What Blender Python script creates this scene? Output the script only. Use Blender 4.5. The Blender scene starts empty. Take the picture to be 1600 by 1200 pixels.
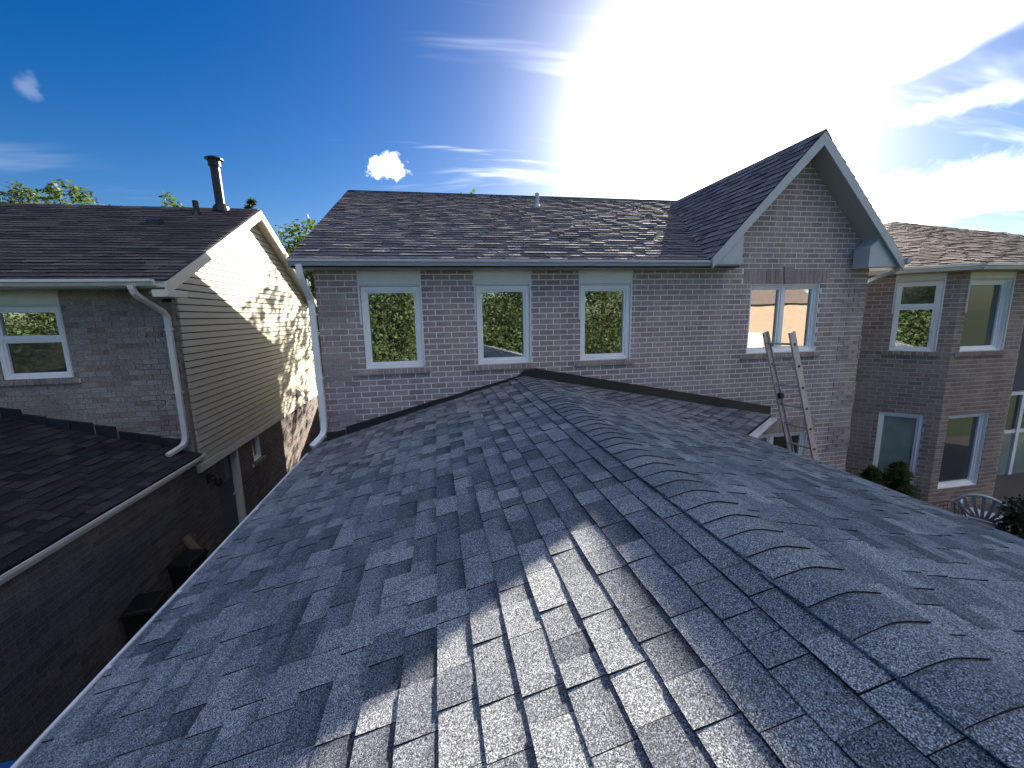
import bpy, bmesh, math, random
from mathutils import Vector, Matrix
R = math.radians
random.seed(7)
sc = bpy.context.scene
COL = sc.collection

# ------------------------------------------------------------------ camera
YAW, PITCH, ROLL, FPX = R(10.174), R(-9.485), R(-1.121), 645.4
fwd = Vector((math.sin(YAW)*math.cos(PITCH), math.cos(YAW)*math.cos(PITCH), math.sin(PITCH)))
rt0 = Vector((math.cos(YAW), -math.sin(YAW), 0)); up0 = rt0.cross(fwd)
rt = rt0*math.cos(ROLL) + up0*math.sin(ROLL); up = -rt0*math.sin(ROLL) + up0*math.cos(ROLL)
cd = bpy.data.cameras.new('camera'); cam = bpy.data.objects.new('camera', cd); COL.objects.link(cam)
cam.matrix_world = Matrix(((rt.x, up.x, -fwd.x, 0), (rt.y, up.y, -fwd.y, 0), (rt.z, up.z, -fwd.z, 0), (0, 0, 0, 1)))
cd.sensor_fit = 'HORIZONTAL'; cd.sensor_width = 36.0; cd.lens = 36.0*FPX/1600.0
cd.clip_start = 0.05; cd.clip_end = 3000
sc.camera = cam
def proj(p):
    d = Vector(p); z = d.dot(fwd)
    if z < 0.05: return None
    return (800+FPX*d.dot(rt)/z, 600-FPX*d.dot(up)/z, z)

# ------------------------------------------------------------------ light
SUN = Vector((0.658, 1.0, 0.475)).normalized()
SUN_EL = math.asin(SUN.z); SUN_AZ = math.atan2(SUN.x, SUN.y)
SKY_STRENGTH = 0.10
sc.view_settings.view_transform = 'Standard'; sc.view_settings.look = 'None'
sc.view_settings.gamma = 1.0; sc.view_settings.exposure = 2.02
sc.view_settings.use_curve_mapping = False
sc.cycles.max_bounces = 5; sc.cycles.diffuse_bounces = 3; sc.cycles.glossy_bounces = 3; sc.cycles.transmission_bounces = 3
sc.cycles.caustics_reflective = False; sc.cycles.caustics_refractive = False
sc.cycles.use_adaptive_sampling = True; sc.cycles.adaptive_threshold = .03
ld = bpy.data.lights.new('sun', 'SUN'); ld.energy = 4.9; ld.angle = R(0.53); ld.color = (1.0, 0.89, 0.74)
sun = bpy.data.objects.new('sun', ld); COL.objects.link(sun)
sun.rotation_euler = (-SUN).to_track_quat('-Z', 'Y').to_euler()
sun.location = (20, 30, 20)

class NT:
    """small helper for node trees"""
    def __init__(s, tree): s.t = tree; s.n = tree.nodes; s.l = tree.links
    def node(s, typ, **kw):
        n = s.n.new(typ)
        for k, v in kw.items(): setattr(n, k, v)
        return n
    def put(s, sock, v):
        if hasattr(v, 'is_output'): s.l.new(v, sock)
        elif isinstance(v, (tuple, list)) and len(v) == 3 and sock.type == 'RGBA': sock.default_value = (*v, 1)
        else: sock.default_value = v
    def math(s, op, a, b=None, c=None, clamp=False):
        n = s.node('ShaderNodeMath', operation=op, use_clamp=clamp); s.put(n.inputs[0], a)
        if b is not None: s.put(n.inputs[1], b)
        if c is not None: s.put(n.inputs[2], c)
        return n.outputs[0]
    def vmath(s, op, a, b=None, out=0):
        n = s.node('ShaderNodeVectorMath', operation=op); s.put(n.inputs[0], a)
        if b is not None: s.put(n.inputs[1], b)
        return n.outputs[out]
    def mix(s, f, a, b, blend='MIX'):
        n = s.node('ShaderNodeMix', data_type='RGBA', blend_type=blend)
        s.put(n.inputs[0], f); s.put(n.inputs[6], a); s.put(n.inputs[7], b); return n.outputs[2]
    def noise(s, vec, scale, detail=3, rough=.5, out=0, dist=0.0):
        n = s.node('ShaderNodeTexNoise'); s.put(n.inputs['Vector'], vec); n.inputs['Scale'].default_value = scale
        n.inputs['Detail'].default_value = detail; n.inputs['Roughness'].default_value = rough
        n.inputs['Distortion'].default_value = dist; return n.outputs[out]
    def ramp(s, f, stops):
        n = s.node('ShaderNodeValToRGB'); s.put(n.inputs[0], f); e = n.color_ramp.elements
        while len(e) < len(stops): e.new(.5)
        for i, (p, c) in enumerate(stops):
            e[i].position = p; e[i].color = (*c, 1) if len(c) == 3 else c
        return n.outputs[0]
    def smooth(s, x, a, b):
        n = s.node('ShaderNodeMapRange', interpolation_type='SMOOTHSTEP'); s.put(n.inputs[0], x)
        n.inputs[1].default_value = a; n.inputs[2].default_value = b; n.inputs[3].default_value = 0; n.inputs[4].default_value = 1
        return n.outputs[0]
    def combine(s, x, y, z):
        n = s.node('ShaderNodeCombineXYZ'); s.put(n.inputs[0], x); s.put(n.inputs[1], y); s.put(n.inputs[2], z); return n.outputs[0]

# world: Nishita sky, thin high cloud that brightens towards the sun, a few small puffs
w = bpy.data.worlds.new('World'); sc.world = w; w.use_nodes = True
w.cycles.sampling_method = 'MANUAL'; w.cycles.sample_map_resolution = 512
T = NT(w.node_tree); w.node_tree.nodes.clear()
out = T.node('ShaderNodeOutputWorld'); bg = T.node('ShaderNodeBackground'); bg.inputs[1].default_value = SKY_STRENGTH
T.l.new(bg.outputs[0], out.inputs[0])
sky = T.node('ShaderNodeTexSky', sky_type='NISHITA'); sky.sun_disc = False
sky.sun_elevation = SUN_EL; sky.sun_rotation = SUN_AZ
sky.altitude = 200; sky.air_density = 1.0; sky.dust_density = 0.6; sky.ozone_density = 2.6
tc = T.node('ShaderNodeTexCoord'); dirv = T.vmath('NORMALIZE', tc.outputs['Generated'])
sep = T.node('ShaderNodeSeparateXYZ'); T.l.new(dirv, sep.inputs[0])
cosang = T.vmath('DOT_PRODUCT', dirv, tuple(SUN), out=1)
cosang = T.math('MAXIMUM', cosang, 0.0)
zz = T.math('ADD', T.math('MAXIMUM', sep.outputs[2], 0.0), 0.12)
pl = T.combine(T.math('DIVIDE', sep.outputs[0], zz), T.math('DIVIDE', sep.outputs[1], zz), 0.0)
mp = T.node('ShaderNodeMapping'); T.l.new(pl, mp.inputs[0]); mp.inputs['Rotation'].default_value = (0, 0, R(38)); mp.inputs['Scale'].default_value = (0.55, 2.2, 1)
cir = T.noise(mp.outputs[0], 1.15, 4, .6, dist=.6)
big = T.noise(pl, 0.42, 1, .5)
near = T.smooth(cosang, 0.60, 0.97)
cm = T.math('MULTIPLY', T.math('MULTIPLY', T.smooth(cir, .50, .80), .6), T.smooth(T.math('ADD', big, T.math('MULTIPLY', near, .30)), .50, .78))
# scattered cumulus added over the unseen sky for fill light, scarce towards the clear quarter ahead and to the left
clearq = T.vmath('DOT_PRODUCT', dirv, tuple(Vector((-.42, .80, .45)).normalized()), out=1)
fill_cum = T.math('SUBTRACT', T.noise(pl, .75, 4, .58), T.math('MULTIPLY', T.smooth(clearq, .35, .85), .25))
cm = T.math('MAXIMUM', cm, T.math('MULTIPLY', T.smooth(fill_cum, .53, .66), .9))
cm = T.math('MULTIPLY', cm, T.smooth(sep.outputs[2], 0.0, 0.06))
def gvec(px, py):
    v = fwd + rt*((px-800)/FPX) - up*((py-600)/FPX); return v.normalized()
NZ = T.noise(dirv, 34, 3, .62)
def puff(px, py, rx, ry, amt, soft):
    c = gvec(px, py); a = T.vmath('SUBTRACT', dirv, tuple(c))
    e1 = Vector((c.y, -c.x, 0)).normalized(); e2 = e1.cross(c)*-1
    ux = T.math('DIVIDE', T.vmath('DOT_PRODUCT', a, tuple(e1), out=1), rx); uy = T.math('DIVIDE', T.vmath('DOT_PRODUCT', a, tuple(e2), out=1), ry)
    r2 = T.math('SQRT', T.math('ADD', T.math('MULTIPLY', ux, ux), T.math('MULTIPLY', uy, uy)))
    nz = NZ
    f = T.math('SUBTRACT', T.math('ADD', T.math('MULTIPLY', nz, 2.0), -.25), r2)
    return T.math('MULTIPLY', T.smooth(f, -.10-soft, .38+soft), amt)
pf = puff(605, 261, .062, .030, .9, 0.0)
for a in ((42, 136, .016, .020, .06, .2), (1500, 290, .17, .034, .6, .5), (1550, 150, .12, .016, .35, .4)):
    pf = T.math('MAXIMUM', pf, puff(*a))
cm = T.math('MAXIMUM', cm, pf)
hs = T.node('ShaderNodeHueSaturation'); hs.inputs['Saturation'].default_value = 1.48; hs.inputs['Value'].default_value = .30; hs.inputs['Hue'].default_value = .514
T.l.new(sky.outputs[0], hs.inputs['Color'])
g1 = T.math('MULTIPLY', T.math('POWER', cosang, 44.0), 4.5)
g2 = T.math('MULTIPLY', T.math('POWER', cosang, 160.0), 40.0)
glow = T.math('MINIMUM', T.math('ADD', g1, g2), 6.0)
gl = T.node('ShaderNodeVectorMath', operation='SCALE'); gl.inputs[0].default_value = (1.0, .98, .95); T.l.new(glow, gl.inputs['Scale'])
skyg = T.mix(1.0, hs.outputs[0], gl.outputs[0], 'ADD')
cl = T.node('ShaderNodeVectorMath', operation='SCALE'); cl.inputs[0].default_value = (1.0, .98, .96)
T.l.new(T.math('ADD', 8.0, T.math('MULTIPLY', T.math('POWER', cosang, 10.0), 2.0)), cl.inputs['Scale'])
T.l.new(T.mix(cm, skyg, cl.outputs[0]), bg.inputs[0])

# ------------------------------------------------------------------ object helpers
WPOS = {}
def wpos(o): return WPOS.get(o.name, Vector((0, 0, 0)))
def place(o, parent=None, loc=(0, 0, 0)):
    """link o at world location loc (only translations up the tree)"""
    COL.objects.link(o); loc = Vector(loc); WPOS[o.name] = loc
    if parent is not None:
        o.parent = parent; o.location = loc - wpos(parent)
    else: o.location = loc
    return o
def tag(o, label, cat, group=None):
    o['label'] = label; o['category'] = cat
    if group: o['group'] = group
    return o
def thing(name, base, label, cat, group=None):
    return tag(place(bpy.data.objects.new(name, None), None, base), label, cat, group)
class MB:
    def __init__(s): s.v = []; s.f = []; s.m = []; s.c = []
    def poly(s, pts, mi=0):
        i = len(s.v); s.v += [tuple(p) for p in pts]; s.f.append(tuple(range(i, i+len(pts)))); s.m.append(mi)
    def hexa(s, b, t, mi=0, side=None, c=None):
        """b, t: 4 bottom and 4 top corners in the same order; side: material of all but the top"""
        i = len(s.v); s.v += [tuple(p) for p in b]+[tuple(p) for p in t]
        if c: s.c += c
        for q in ((3, 2, 1, 0), (4, 5, 6, 7), (0, 1, 5, 4), (1, 2, 6, 5), (2, 3, 7, 6), (3, 0, 4, 7)):
            s.f.append(tuple(i+k for k in q)); s.m.append(mi if side is None or q[0] == 4 else side)
    def box(s, a, b, mi=0):
        x0, y0, z0 = (min(p, q) for p, q in zip(a, b)); x1, y1, z1 = (max(p, q) for p, q in zip(a, b))
        s.hexa([(x0, y0, z0), (x1, y0, z0), (x1, y1, z0), (x0, y1, z0)], [(x0, y0, z1), (x1, y0, z1), (x1, y1, z1), (x0, y1, z1)], mi)
    def prism(s, prof, ext, mi=0):
        """prof: list of 3d points (one face), ext: extrusion vector"""
        n = len(prof); i = len(s.v); e = Vector(ext)
        s.v += [tuple(p) for p in prof]+[tuple(Vector(p)+e) for p in prof]
        s.f.append(tuple(range(i+n-1, i-1, -1))); s.f.append(tuple(range(i+n, i+2*n))); s.m += [mi, mi]
        for k in range(n):
            s.f.append((i+k, i+(k+1) % n, i+n+(k+1) % n, i+n+k)); s.m.append(mi)
    def tube(s, pts, rad, n=8, cap=True, mi=0):
        rad = rad if isinstance(rad, (list, tuple)) else [rad]*len(pts); pts = [Vector(p) for p in pts]; i0 = len(s.v)
        for k, p in enumerate(pts):
            d = (pts[min(k+1, len(pts)-1)]-pts[max(k-1, 0)]).normalized()
            a = d.orthogonal().normalized() if abs(d.z) > .95 else d.cross(Vector((0, 0, 1))).normalized()
            if abs(d.z) > .95: a = (Vector((1, 0, 0))-d*d.x).normalized()
            b = d.cross(a)
            for j in range(n):
                t = 2*math.pi*j/n; s.v.append(tuple(p+(a*math.cos(t)+b*math.sin(t))*rad[k]))
        for k in range(len(pts)-1):
            for j in range(n):
                s.f.append((i0+k*n+j, i0+k*n+(j+1) % n, i0+(k+1)*n+(j+1) % n, i0+(k+1)*n+j)); s.m.append(mi)
        if cap:
            s.f.append(tuple(i0+j for j in reversed(range(n)))); s.f.append(tuple(i0+(len(pts)-1)*n+j for j in range(n))); s.m += [mi, mi]
    def sweep(s, prof, pts, side, mi=0, cap=True):
        """profile [(a,b)] swept along pts, a along side vector(s), b along up x"""
        i0 = len(s.v); n = len(prof); pts = [Vector(p) for p in pts]
        for k, p in enumerate(pts):
            d = (pts[min(k+1, len(pts)-1)]-pts[max(k-1, 0)]).normalized()
            sd = Vector(side); sd = (sd-d*sd.dot(d)).normalized(); b = d.cross(sd)
            for a, c in prof: s.v.append(tuple(p+sd*a+b*c))
        for k in range(len(pts)-1):
            for j in range(n):
                s.f.append((i0+k*n+j, i0+k*n+(j+1) % n, i0+(k+1)*n+(j+1) % n, i0+(k+1)*n+j)); s.m.append(mi)
        if cap:
            s.f.append(tuple(i0+j for j in reversed(range(n)))); s.f.append(tuple(i0+(len(pts)-1)*n+j for j in range(n))); s.m += [mi, mi]
    def mesh(s, name, mats, smooth=False, origin=(0, 0, 0), fixn=True):
        me = bpy.data.meshes.new(name); o = Vector(origin)
        me.from_pydata([tuple(Vector(p)-o) for p in s.v], [], s.f)
        for m in (mats if isinstance(mats, (list, tuple)) else [mats]): me.materials.append(m)
        if s.c and len(s.c) == len(s.v):
            at = me.attributes.new('slope', 'FLOAT', 'POINT'); at.data.foreach_set('value', s.c)
        if len(me.materials) > 1: me.polygons.foreach_set('material_index', s.m)
        if fixn:
            bm = bmesh.new(); bm.from_mesh(me); bmesh.ops.recalc_face_normals(bm, faces=bm.faces); bm.to_mesh(me); bm.free()
        if smooth: me.polygons.foreach_set('use_smooth', [True]*len(me.polygons))
        me.update(); return me
    def build(s, name, mats, parent=None, smooth=False, origin=None, stuff=False, bevel=0, fixn=True):
        if origin is None:
            xs = [p[0] for p in s.v]; ys = [p[1] for p in s.v]; zs = [p[2] for p in s.v]
            origin = ((min(xs)+max(xs))/2, (min(ys)+max(ys))/2, min(zs))
        o = place(bpy.data.objects.new(name, s.mesh(name, mats, smooth, origin, fixn)), parent, origin)
        if stuff: o['kind'] = 'stuff'
        if bevel:
            b = o.modifiers.new('bevel', 'BEVEL'); b.width = bevel; b.segments = 2; b.limit_method = 'ANGLE'
        return o

# ------------------------------------------------------------------ materials
def mat(name):
    m = bpy.data.materials.new(name); m.use_nodes = True; t = NT(m.node_tree)
    return m, t, m.node_tree.nodes['Principled BSDF']
def rnd(t):
    """a value that differs from piece to piece, for single objects and joined pieces alike"""
    oi = t.node('ShaderNodeObjectInfo'); g = t.node('ShaderNodeNewGeometry')
    return t.math('FRACT', t.math('ADD', t.math('MULTIPLY', oi.outputs['Random'], 7.31), t.math('MULTIPLY', g.outputs['Random Per Island'], 5.77))), g.outputs['Position']
def bump(t, p, h, strength=.3, dist=.01):
    b = t.node('ShaderNodeBump'); b.inputs['Strength'].default_value = strength; b.inputs['Distance'].default_value = dist
    t.put(b.inputs['Height'], h); t.l.new(b.outputs[0], p.inputs['Normal'])
def paint(name, col, rough=.5, dirt=.12, spec=.4, nscale=3.0, metal=0.0):
    m, t, p = mat(name); g = t.node('ShaderNodeNewGeometry').outputs['Position']
    n = t.noise(g, nscale, 5, .6); n2 = t.noise(g, nscale*9, 3, .6)
    f = t.math('ADD', t.math('MULTIPLY', n, .65), t.math('MULTIPLY', n2, .35))
    lo = tuple(c*(1-dirt*1.6) for c in col); hi = tuple(min(1, c*(1+dirt*.6)) for c in col)
    t.l.new(t.ramp(f, [(.3, lo), (.7, hi)]), p.inputs['Base Color'])
    p.inputs['Roughness'].default_value = rough; p.inputs['Specular IOR Level'].default_value = spec; p.inputs['Metallic'].default_value = metal
    return m
def shingle_mat(name, dark, mid, light, grit=.55, gscale=260.):
    m, t, p = mat(name); r, pos = rnd(t)
    base = t.ramp(r, [(0, dark), (.35, mid), (.72, tuple((a+b)/2 for a, b in zip(mid, light))), (1, light)])
    gr = t.noise(pos, gscale, 2.0, .7); vo = t.node('ShaderNodeTexVoronoi'); vo.inputs['Scale'].default_value = gscale*1.3; t.l.new(pos, vo.inputs['Vector'])
    vb = t.node('ShaderNodeRGBToBW'); t.l.new(vo.outputs['Color'], vb.inputs[0])
    f = t.math('ADD', t.math('MULTIPLY', gr, .4), t.math('MULTIPLY', vb.outputs[0], .6))
    mul = t.ramp(f, [(.28, (1-grit,)*3), (.46, (.80, .80, .80)), (.58, (1.1, 1.1, 1.1)), (.72, (1+grit*2.2,)*3)])
    c = t.mix(1.0, base, mul, 'MULTIPLY')
    at = t.node('ShaderNodeAttribute'); at.attribute_name = 'slope'      # darker granule band of laminated tabs
    bandf = t.smooth(t.math('ADD', at.outputs['Fac'], t.math('MULTIPLY', t.math('SUBTRACT', gr, .5), .25)), .42, .85)
    c = t.mix(1.0, c, t.ramp(bandf, [(0, (1, 1, 1)), (1, (.52, .53, .56))]), 'MULTIPLY')
    blotch = t.ramp(t.noise(pos, 2.1, 4, .6), [(.3, (.84, .84, .86)), (.7, (1.12, 1.12, 1.1))])
    c = t.mix(1.0, c, blotch, 'MULTIPLY')
    t.l.new(c, p.inputs['Base Color']); p.inputs['Roughness'].default_value = .9; p.inputs['Specular IOR Level'].default_value = .25
    bump(t, p, f, .55, .004); return m
def brick_mat(name, stops, grain=.18):
    m, t, p = mat(name); r, pos = rnd(t)
    base = t.ramp(r, stops); n = t.noise(pos, 45, 4, .65); n2 = t.noise(pos, 1.3, 3, .6)
    c = t.mix(1.0, base, t.ramp(n, [(.3, (1-grain*1.5,)*3), (.7, (1+grain,)*3)]), 'MULTIPLY')
    c = t.mix(1.0, c, t.ramp(n2, [(.3, (.88, .88, .9)), (.7, (1.08, 1.07, 1.06))]), 'MULTIPLY')
    mp_ = t.node('ShaderNodeMapping'); t.l.new(pos, mp_.inputs[0]); mp_.inputs['Scale'].default_value = (3.2, 3.2, .45)
    c = t.mix(1.0, c, t.ramp(t.noise(mp_.outputs[0], 1.0, 4, .65), [(.32, (.80, .80, .81)), (.6, (1.04, 1.03, 1.02))]), 'MULTIPLY')
    t.l.new(c, p.inputs['Base Color']); p.inputs['Roughness'].default_value = .88; p.inputs['Specular IOR Level'].default_value = .25
    bump(t, p, t.noise(pos, 90, 3, .7), .5, .006); return m
def flatbrick_mat(name, c1, c2, mortar, course=.0829, length=.22):
    """brickwork of walls that are out of sight from the camera"""
    m, t, p = mat(name); g = t.node('ShaderNodeNewGeometry'); s = t.node('ShaderNodeSeparateXYZ'); t.l.new(g.outputs['Position'], s.inputs[0])
    b = t.node('ShaderNodeTexBrick'); t.l.new(t.combine(t.math('ADD', s.outputs[0], s.outputs[1]), s.outputs[2], 0), b.inputs['Vector'])
    b.inputs['Scale'].default_value = 1; b.inputs['Brick Width'].default_value = length; b.inputs['Row Height'].default_value = course; b.inputs['Mortar Size'].default_value = .005
    b.inputs['Color1'].default_value = (*c1, 1); b.inputs['Color2'].default_value = (*c2, 1); b.inputs['Mortar'].default_value = (*mortar, 1)
    t.l.new(b.outputs[0], p.inputs['Base Color']); p.inputs['Roughness'].default_value = .9
    bump(t, p, t.math('SUBTRACT', 1, b.outputs['Fac']), .5, .006); return m
def glass_mat(name, tint=(.015, .02, .022), refl=.46, rough=.006):
    m, t, p = mat(name); g = t.node('ShaderNodeNewGeometry').outputs['Position']
    n = t.noise(g, 3.0, 2, .5)
    t.l.new(t.ramp(n, [(.3, tint), (.7, tuple(c*1.5 for c in tint))]), p.inputs['Base Color'])
    p.inputs['Roughness'].default_value = .25; p.inputs['Specular IOR Level'].default_value = .2
    gl = t.node('ShaderNodeBsdfGlossy'); gl.inputs['Roughness'].default_value = rough; gl.inputs['Color'].default_value = (.95, 1, .98, 1)
    b = t.node('ShaderNodeBump'); b.inputs['Strength'].default_value = .035; b.inputs['Distance'].default_value = .02; t.l.new(t.noise(g, 2.2, 1, .4), b.inputs['Height']); t.l.new(b.outputs[0], gl.inputs['Normal'])
    fr = t.node('ShaderNodeFresnel'); fr.inputs['IOR'].default_value = 1.5
    f = t.math('ADD', fr.outputs[0], refl, clamp=True)
    mx = t.node('ShaderNodeMixShader'); t.l.new(f, mx.inputs[0]); t.l.new(p.outputs[0], mx.inputs[1]); t.l.new(gl.outputs[0], mx.inputs[2])
    t.l.new(mx.outputs[0], t.n['Material Output'].inputs[0]); return m
def leaf_mat(name, a, b, c):
    m, t, p = mat(name); r, pos = rnd(t)
    col = t.mix(.45, t.ramp(r, [(0, a), (.5, b), (1, c)]), t.ramp(t.noise(pos, .9, 3, .6), [(.3, a), (.7, c)]))
    t.l.new(col, p.inputs['Base Color']); p.inputs['Roughness'].default_value = .55; p.inputs['Specular IOR Level'].default_value = .35
    tr = t.node('ShaderNodeBsdfTranslucent'); t.l.new(t.mix(1.0, col, (1.5, 1.6, .7), 'MULTIPLY'), tr.inputs[0])
    mx = t.node('ShaderNodeMixShader'); mx.inputs[0].default_value = .38
    t.l.new(p.outputs[0], mx.inputs[1]); t.l.new(tr.outputs[0], mx.inputs[2]); t.l.new(mx.outputs[0], t.n['Material Output'].inputs[0]); return m

M_SH = shingle_mat('new_grey_shingle', (.10, .116, .138), (.168, .188, .215), (.285, .305, .325), .95, 270.)
M_CAP = shingle_mat('ridge_shingle', (.145, .165, .19), (.185, .208, .232), (.25, .27, .29), .88, 270.)
M_SH2 = shingle_mat('weathered_brown_grey_shingle', (.12, .112, .12), (.18, .165, .175), (.27, .25, .25), .35, 90.)
M_SH3 = shingle_mat('dark_brown_shingle', (.07, .056, .06), (.11, .085, .085), (.19, .145, .135), .35, 90.)
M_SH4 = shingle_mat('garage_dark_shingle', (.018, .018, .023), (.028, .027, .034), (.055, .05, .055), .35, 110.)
M_EDGE = paint('asphalt_edge', (.022, .024, .028), .85, .2, .2)
M_DECK = paint('roofing_felt', (.02, .02, .022), .9, .2)
M_BR = brick_mat('plum_brick', [(0, (.33, .26, .25)), (.4, (.40, .32, .31)), (.8, (.45, .37, .355)), (1, (.37, .31, .31))])
M_MO = paint('mortar', (.84, .81, .80), .95, .1)
M_BR2 = brick_mat('grey_brown_brick', [(0, (.27, .195, .17)), (.25, (.31, .255, .222)), (.6, (.34, .305, .27)), (1, (.38, .35, .31))], .3)
M_BR4 = brick_mat('alley_shade_brick', [(0, (.13, .115, .112)), (.4, (.17, .15, .145)), (1, (.21, .19, .185))], .3)  # side wall brick, the weaker light of the alley put into its darker colour
M_MO2 = paint('grey_mortar', (.26, .24, .215), .95, .12)
M_BR3 = brick_mat('brown_brick', [(0, (.24, .18, .16)), (.4, (.31, .24, .21)), (1, (.37, .30, .265))], .25)
M_MO3 = paint('pale_mortar', (.55, .52, .50), .95, .15)
M_FB = flatbrick_mat('plum_brickwork', (.18, .12, .105), (.24, .17, .15), (.40, .38, .36))
M_FB2 = flatbrick_mat('brown_brickwork', (.15, .10, .09), (.20, .15, .13), (.30, .28, .26))
M_FB3 = flatbrick_mat('orange_brickwork', (.33, .22, .16), (.38, .27, .20), (.45, .42, .38))
M_WHITE = paint('white_vinyl', (.89, .90, .91), .35, .05)
M_PANEL = paint('cream_panel', (.74, .75, .72), .45, .06)
M_GUT = paint('grey_gutter_metal', (.48, .51, .54), .4, .08)
M_GUTW = paint('off_white_gutter', (.74, .72, .66), .4, .07)
M_FASC = paint('cream_fascia', (.74, .71, .62), .5, .05)
M_SOFF = paint('soffit_metal', (.42, .42, .40), .5, .06)
M_SID = paint('cream_siding', (.60, .565, .47), .5, .05, .3)
M_FLASH = paint('black_flashing', (.022, .023, .025), .42, .25, .5, 6)
M_BLACK = paint('black_metal', (.022, .022, .026), .4, .25)
M_ALU = paint('ladder_aluminium', (.66, .57, .54), .5, .15, .4, 14, .1)
M_GL = glass_mat('window_glass')
M_GL2 = glass_mat('screened_glass', (.022, .026, .03), .06, .03)
M_GLF = glass_mat('frosted_glass', (.17, .22, .21), .05, .25)
M_DOOR = paint('blue_door', (.06, .115, .16), .45, .08)
M_BIN = paint('dark_plastic', (.012, .012, .014), .5, .2)
M_BINB = paint('blue_plastic', (.03, .12, .42), .45, .1)
M_CHAIR = paint('white_plastic', (.75, .76, .76), .4, .08)
M_WOOD = paint('weathered_wood', (.23, .17, .12), .85, .25, .2, 8)
M_WOOD2 = paint('fence_wood', (.34, .25, .16), .85, .25, .2, 6)
M_BARK = paint('bark', (.11, .085, .065), .95, .3, .1, 12)
M_DARKSID = paint('slate_blue_siding', (.075, .08, .11), .6, .1)
M_LEAF = leaf_mat('maple_leaf', (.04, .068, .022), (.068, .105, .036), (.13, .165, .065))
M_LEAF2 = leaf_mat('spruce_needle', (.018, .04, .022), (.03, .06, .03), (.05, .085, .04))
M_LEAF3 = leaf_mat('cedar_needle', (.05, .085, .025), (.08, .125, .04), (.13, .17, .06))
M_LEAF4 = leaf_mat('russet_leaf', (.07, .04, .03), (.10, .065, .04), (.12, .10, .05))

# ------------------------------------------------------------------ ground
GZ = -4.30
def ground_mat():
    m, t, p = mat('lawn_grass'); g = t.node('ShaderNodeNewGeometry').outputs['Position']
    f = t.math('ADD', t.math('MULTIPLY', t.noise(g, .6, 5, .6), .5), t.math('MULTIPLY', t.noise(g, 24, 4, .7), .5))
    t.l.new(t.ramp(f, [(.3, (.022, .045, .012)), (.55, (.05, .085, .02)), (.75, (.09, .12, .035))]), p.inputs['Base Color'])
    p.inputs['Roughness'].default_value = .95; bump(t, p, t.noise(g, 60, 4, .7), .8, .03); return m
def slab_mat(name, c):
    m, t, p = mat(name); g = t.node('ShaderNodeNewGeometry').outputs['Position']
    f = t.math('ADD', t.math('MULTIPLY', t.noise(g, 1.2, 5, .6), .6), t.math('MULTIPLY', t.noise(g, 40, 3, .7), .4))
    t.l.new(t.ramp(f, [(.3, tuple(x*.6 for x in c)), (.7, tuple(x*1.2 for x in c))]), p.inputs['Base Color']); p.inputs['Roughness'].default_value = .9
    bump(t, p, f, .3, .01); return m
b = MB(); n = 24; S = 600
b.poly([(-S, -S, GZ), (S, -S, GZ), (S, S, GZ), (-S, S, GZ)])
o = b.build('ground', ground_mat(), origin=(0, 0, GZ)); o['kind'] = 'structure'
b = MB(); b.box((-4.0, -6, GZ+.002), (-1.58, 14.2, GZ+.03)); o = b.build('path', slab_mat('alley_concrete', (.16, .15, .15))); o['kind'] = 'structure'
PZ = -4.10
b = MB(); b.box((8.9, 2.6, GZ+.002), (17, 9.0, PZ)); o = b.build('patio_slab', slab_mat('patio_concrete', (.12, .105, .10))); o['kind'] = 'structure'

# ------------------------------------------------------------------ piecewise builders
class Pieces:
    """collects bricks or shingles of one house; the best seen become objects, the rest one mesh"""
    def __init__(s): s.items = []
    def add(s, key, local, loc, rot, corners, parent, material, score): s.items.append((score, key, local, loc, rot, corners, parent, material))
CACHE = {}
def score_of(corners, vis):
    """size on the picture of a piece, 0 when out of view"""
    c = sum((Vector(p) for p in corners), Vector())/len(corners)
    if not vis(c): return 0.0
    ps = [proj(p) for p in corners]
    if any(p is None for p in ps): return 0.0
    cx = sum(p[0] for p in ps)/len(ps); cy = sum(p[1] for p in ps)/len(ps)
    if not (0 < cx < 1600 and 0 < cy < 1200): return 0.0
    a = 0
    for i in range(len(ps)):
        j = (i+1) % len(ps); a += ps[i][0]*ps[j][1]-ps[j][0]*ps[i][1]
    return abs(a)/2
def emit(items, name, limit, rest_name):
    """items: dict(score, verts (world), parent, mat, key, loc, mtx)"""
    items = sorted(items, key=lambda d: -d['score'])
    single = [d for d in items[:limit] if d['score'] > 0]
    rest = items[len(single):]
    for d in single:
        k = d['key']
        if k is not None and k in CACHE: me = CACHE[k]
        else:
            b = MB(); inv = d['mtx'].inverted(); vs = [inv @ Vector(v) for v in d['verts']]
            b.hexa(vs[:4], vs[4:], 0, d.get('side'), d.get('c')); me = b.mesh(name, [d['mat'], M_EDGE] if d.get('side') else d['mat'])
            if k is not None: CACHE[k] = me
        o = bpy.data.objects.new(name, me); place(o, d['parent'], d['mtx'].translation)
        o.rotation_euler = d['mtx'].to_euler()
    groups = {}
    for d in rest: groups.setdefault((d['parent'].name, d['mat'].name), []).append(d)
    for g in groups.values():
        b = MB()
        for d in g: b.hexa(d['verts'][:4], d['verts'][4:], 0, d.get('side'), d.get('c'))
        b.build(rest_name, [g[0]['mat'], M_EDGE] if g[0].get('side') else g[0]['mat'], g[0]['parent'], stuff=True)

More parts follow.
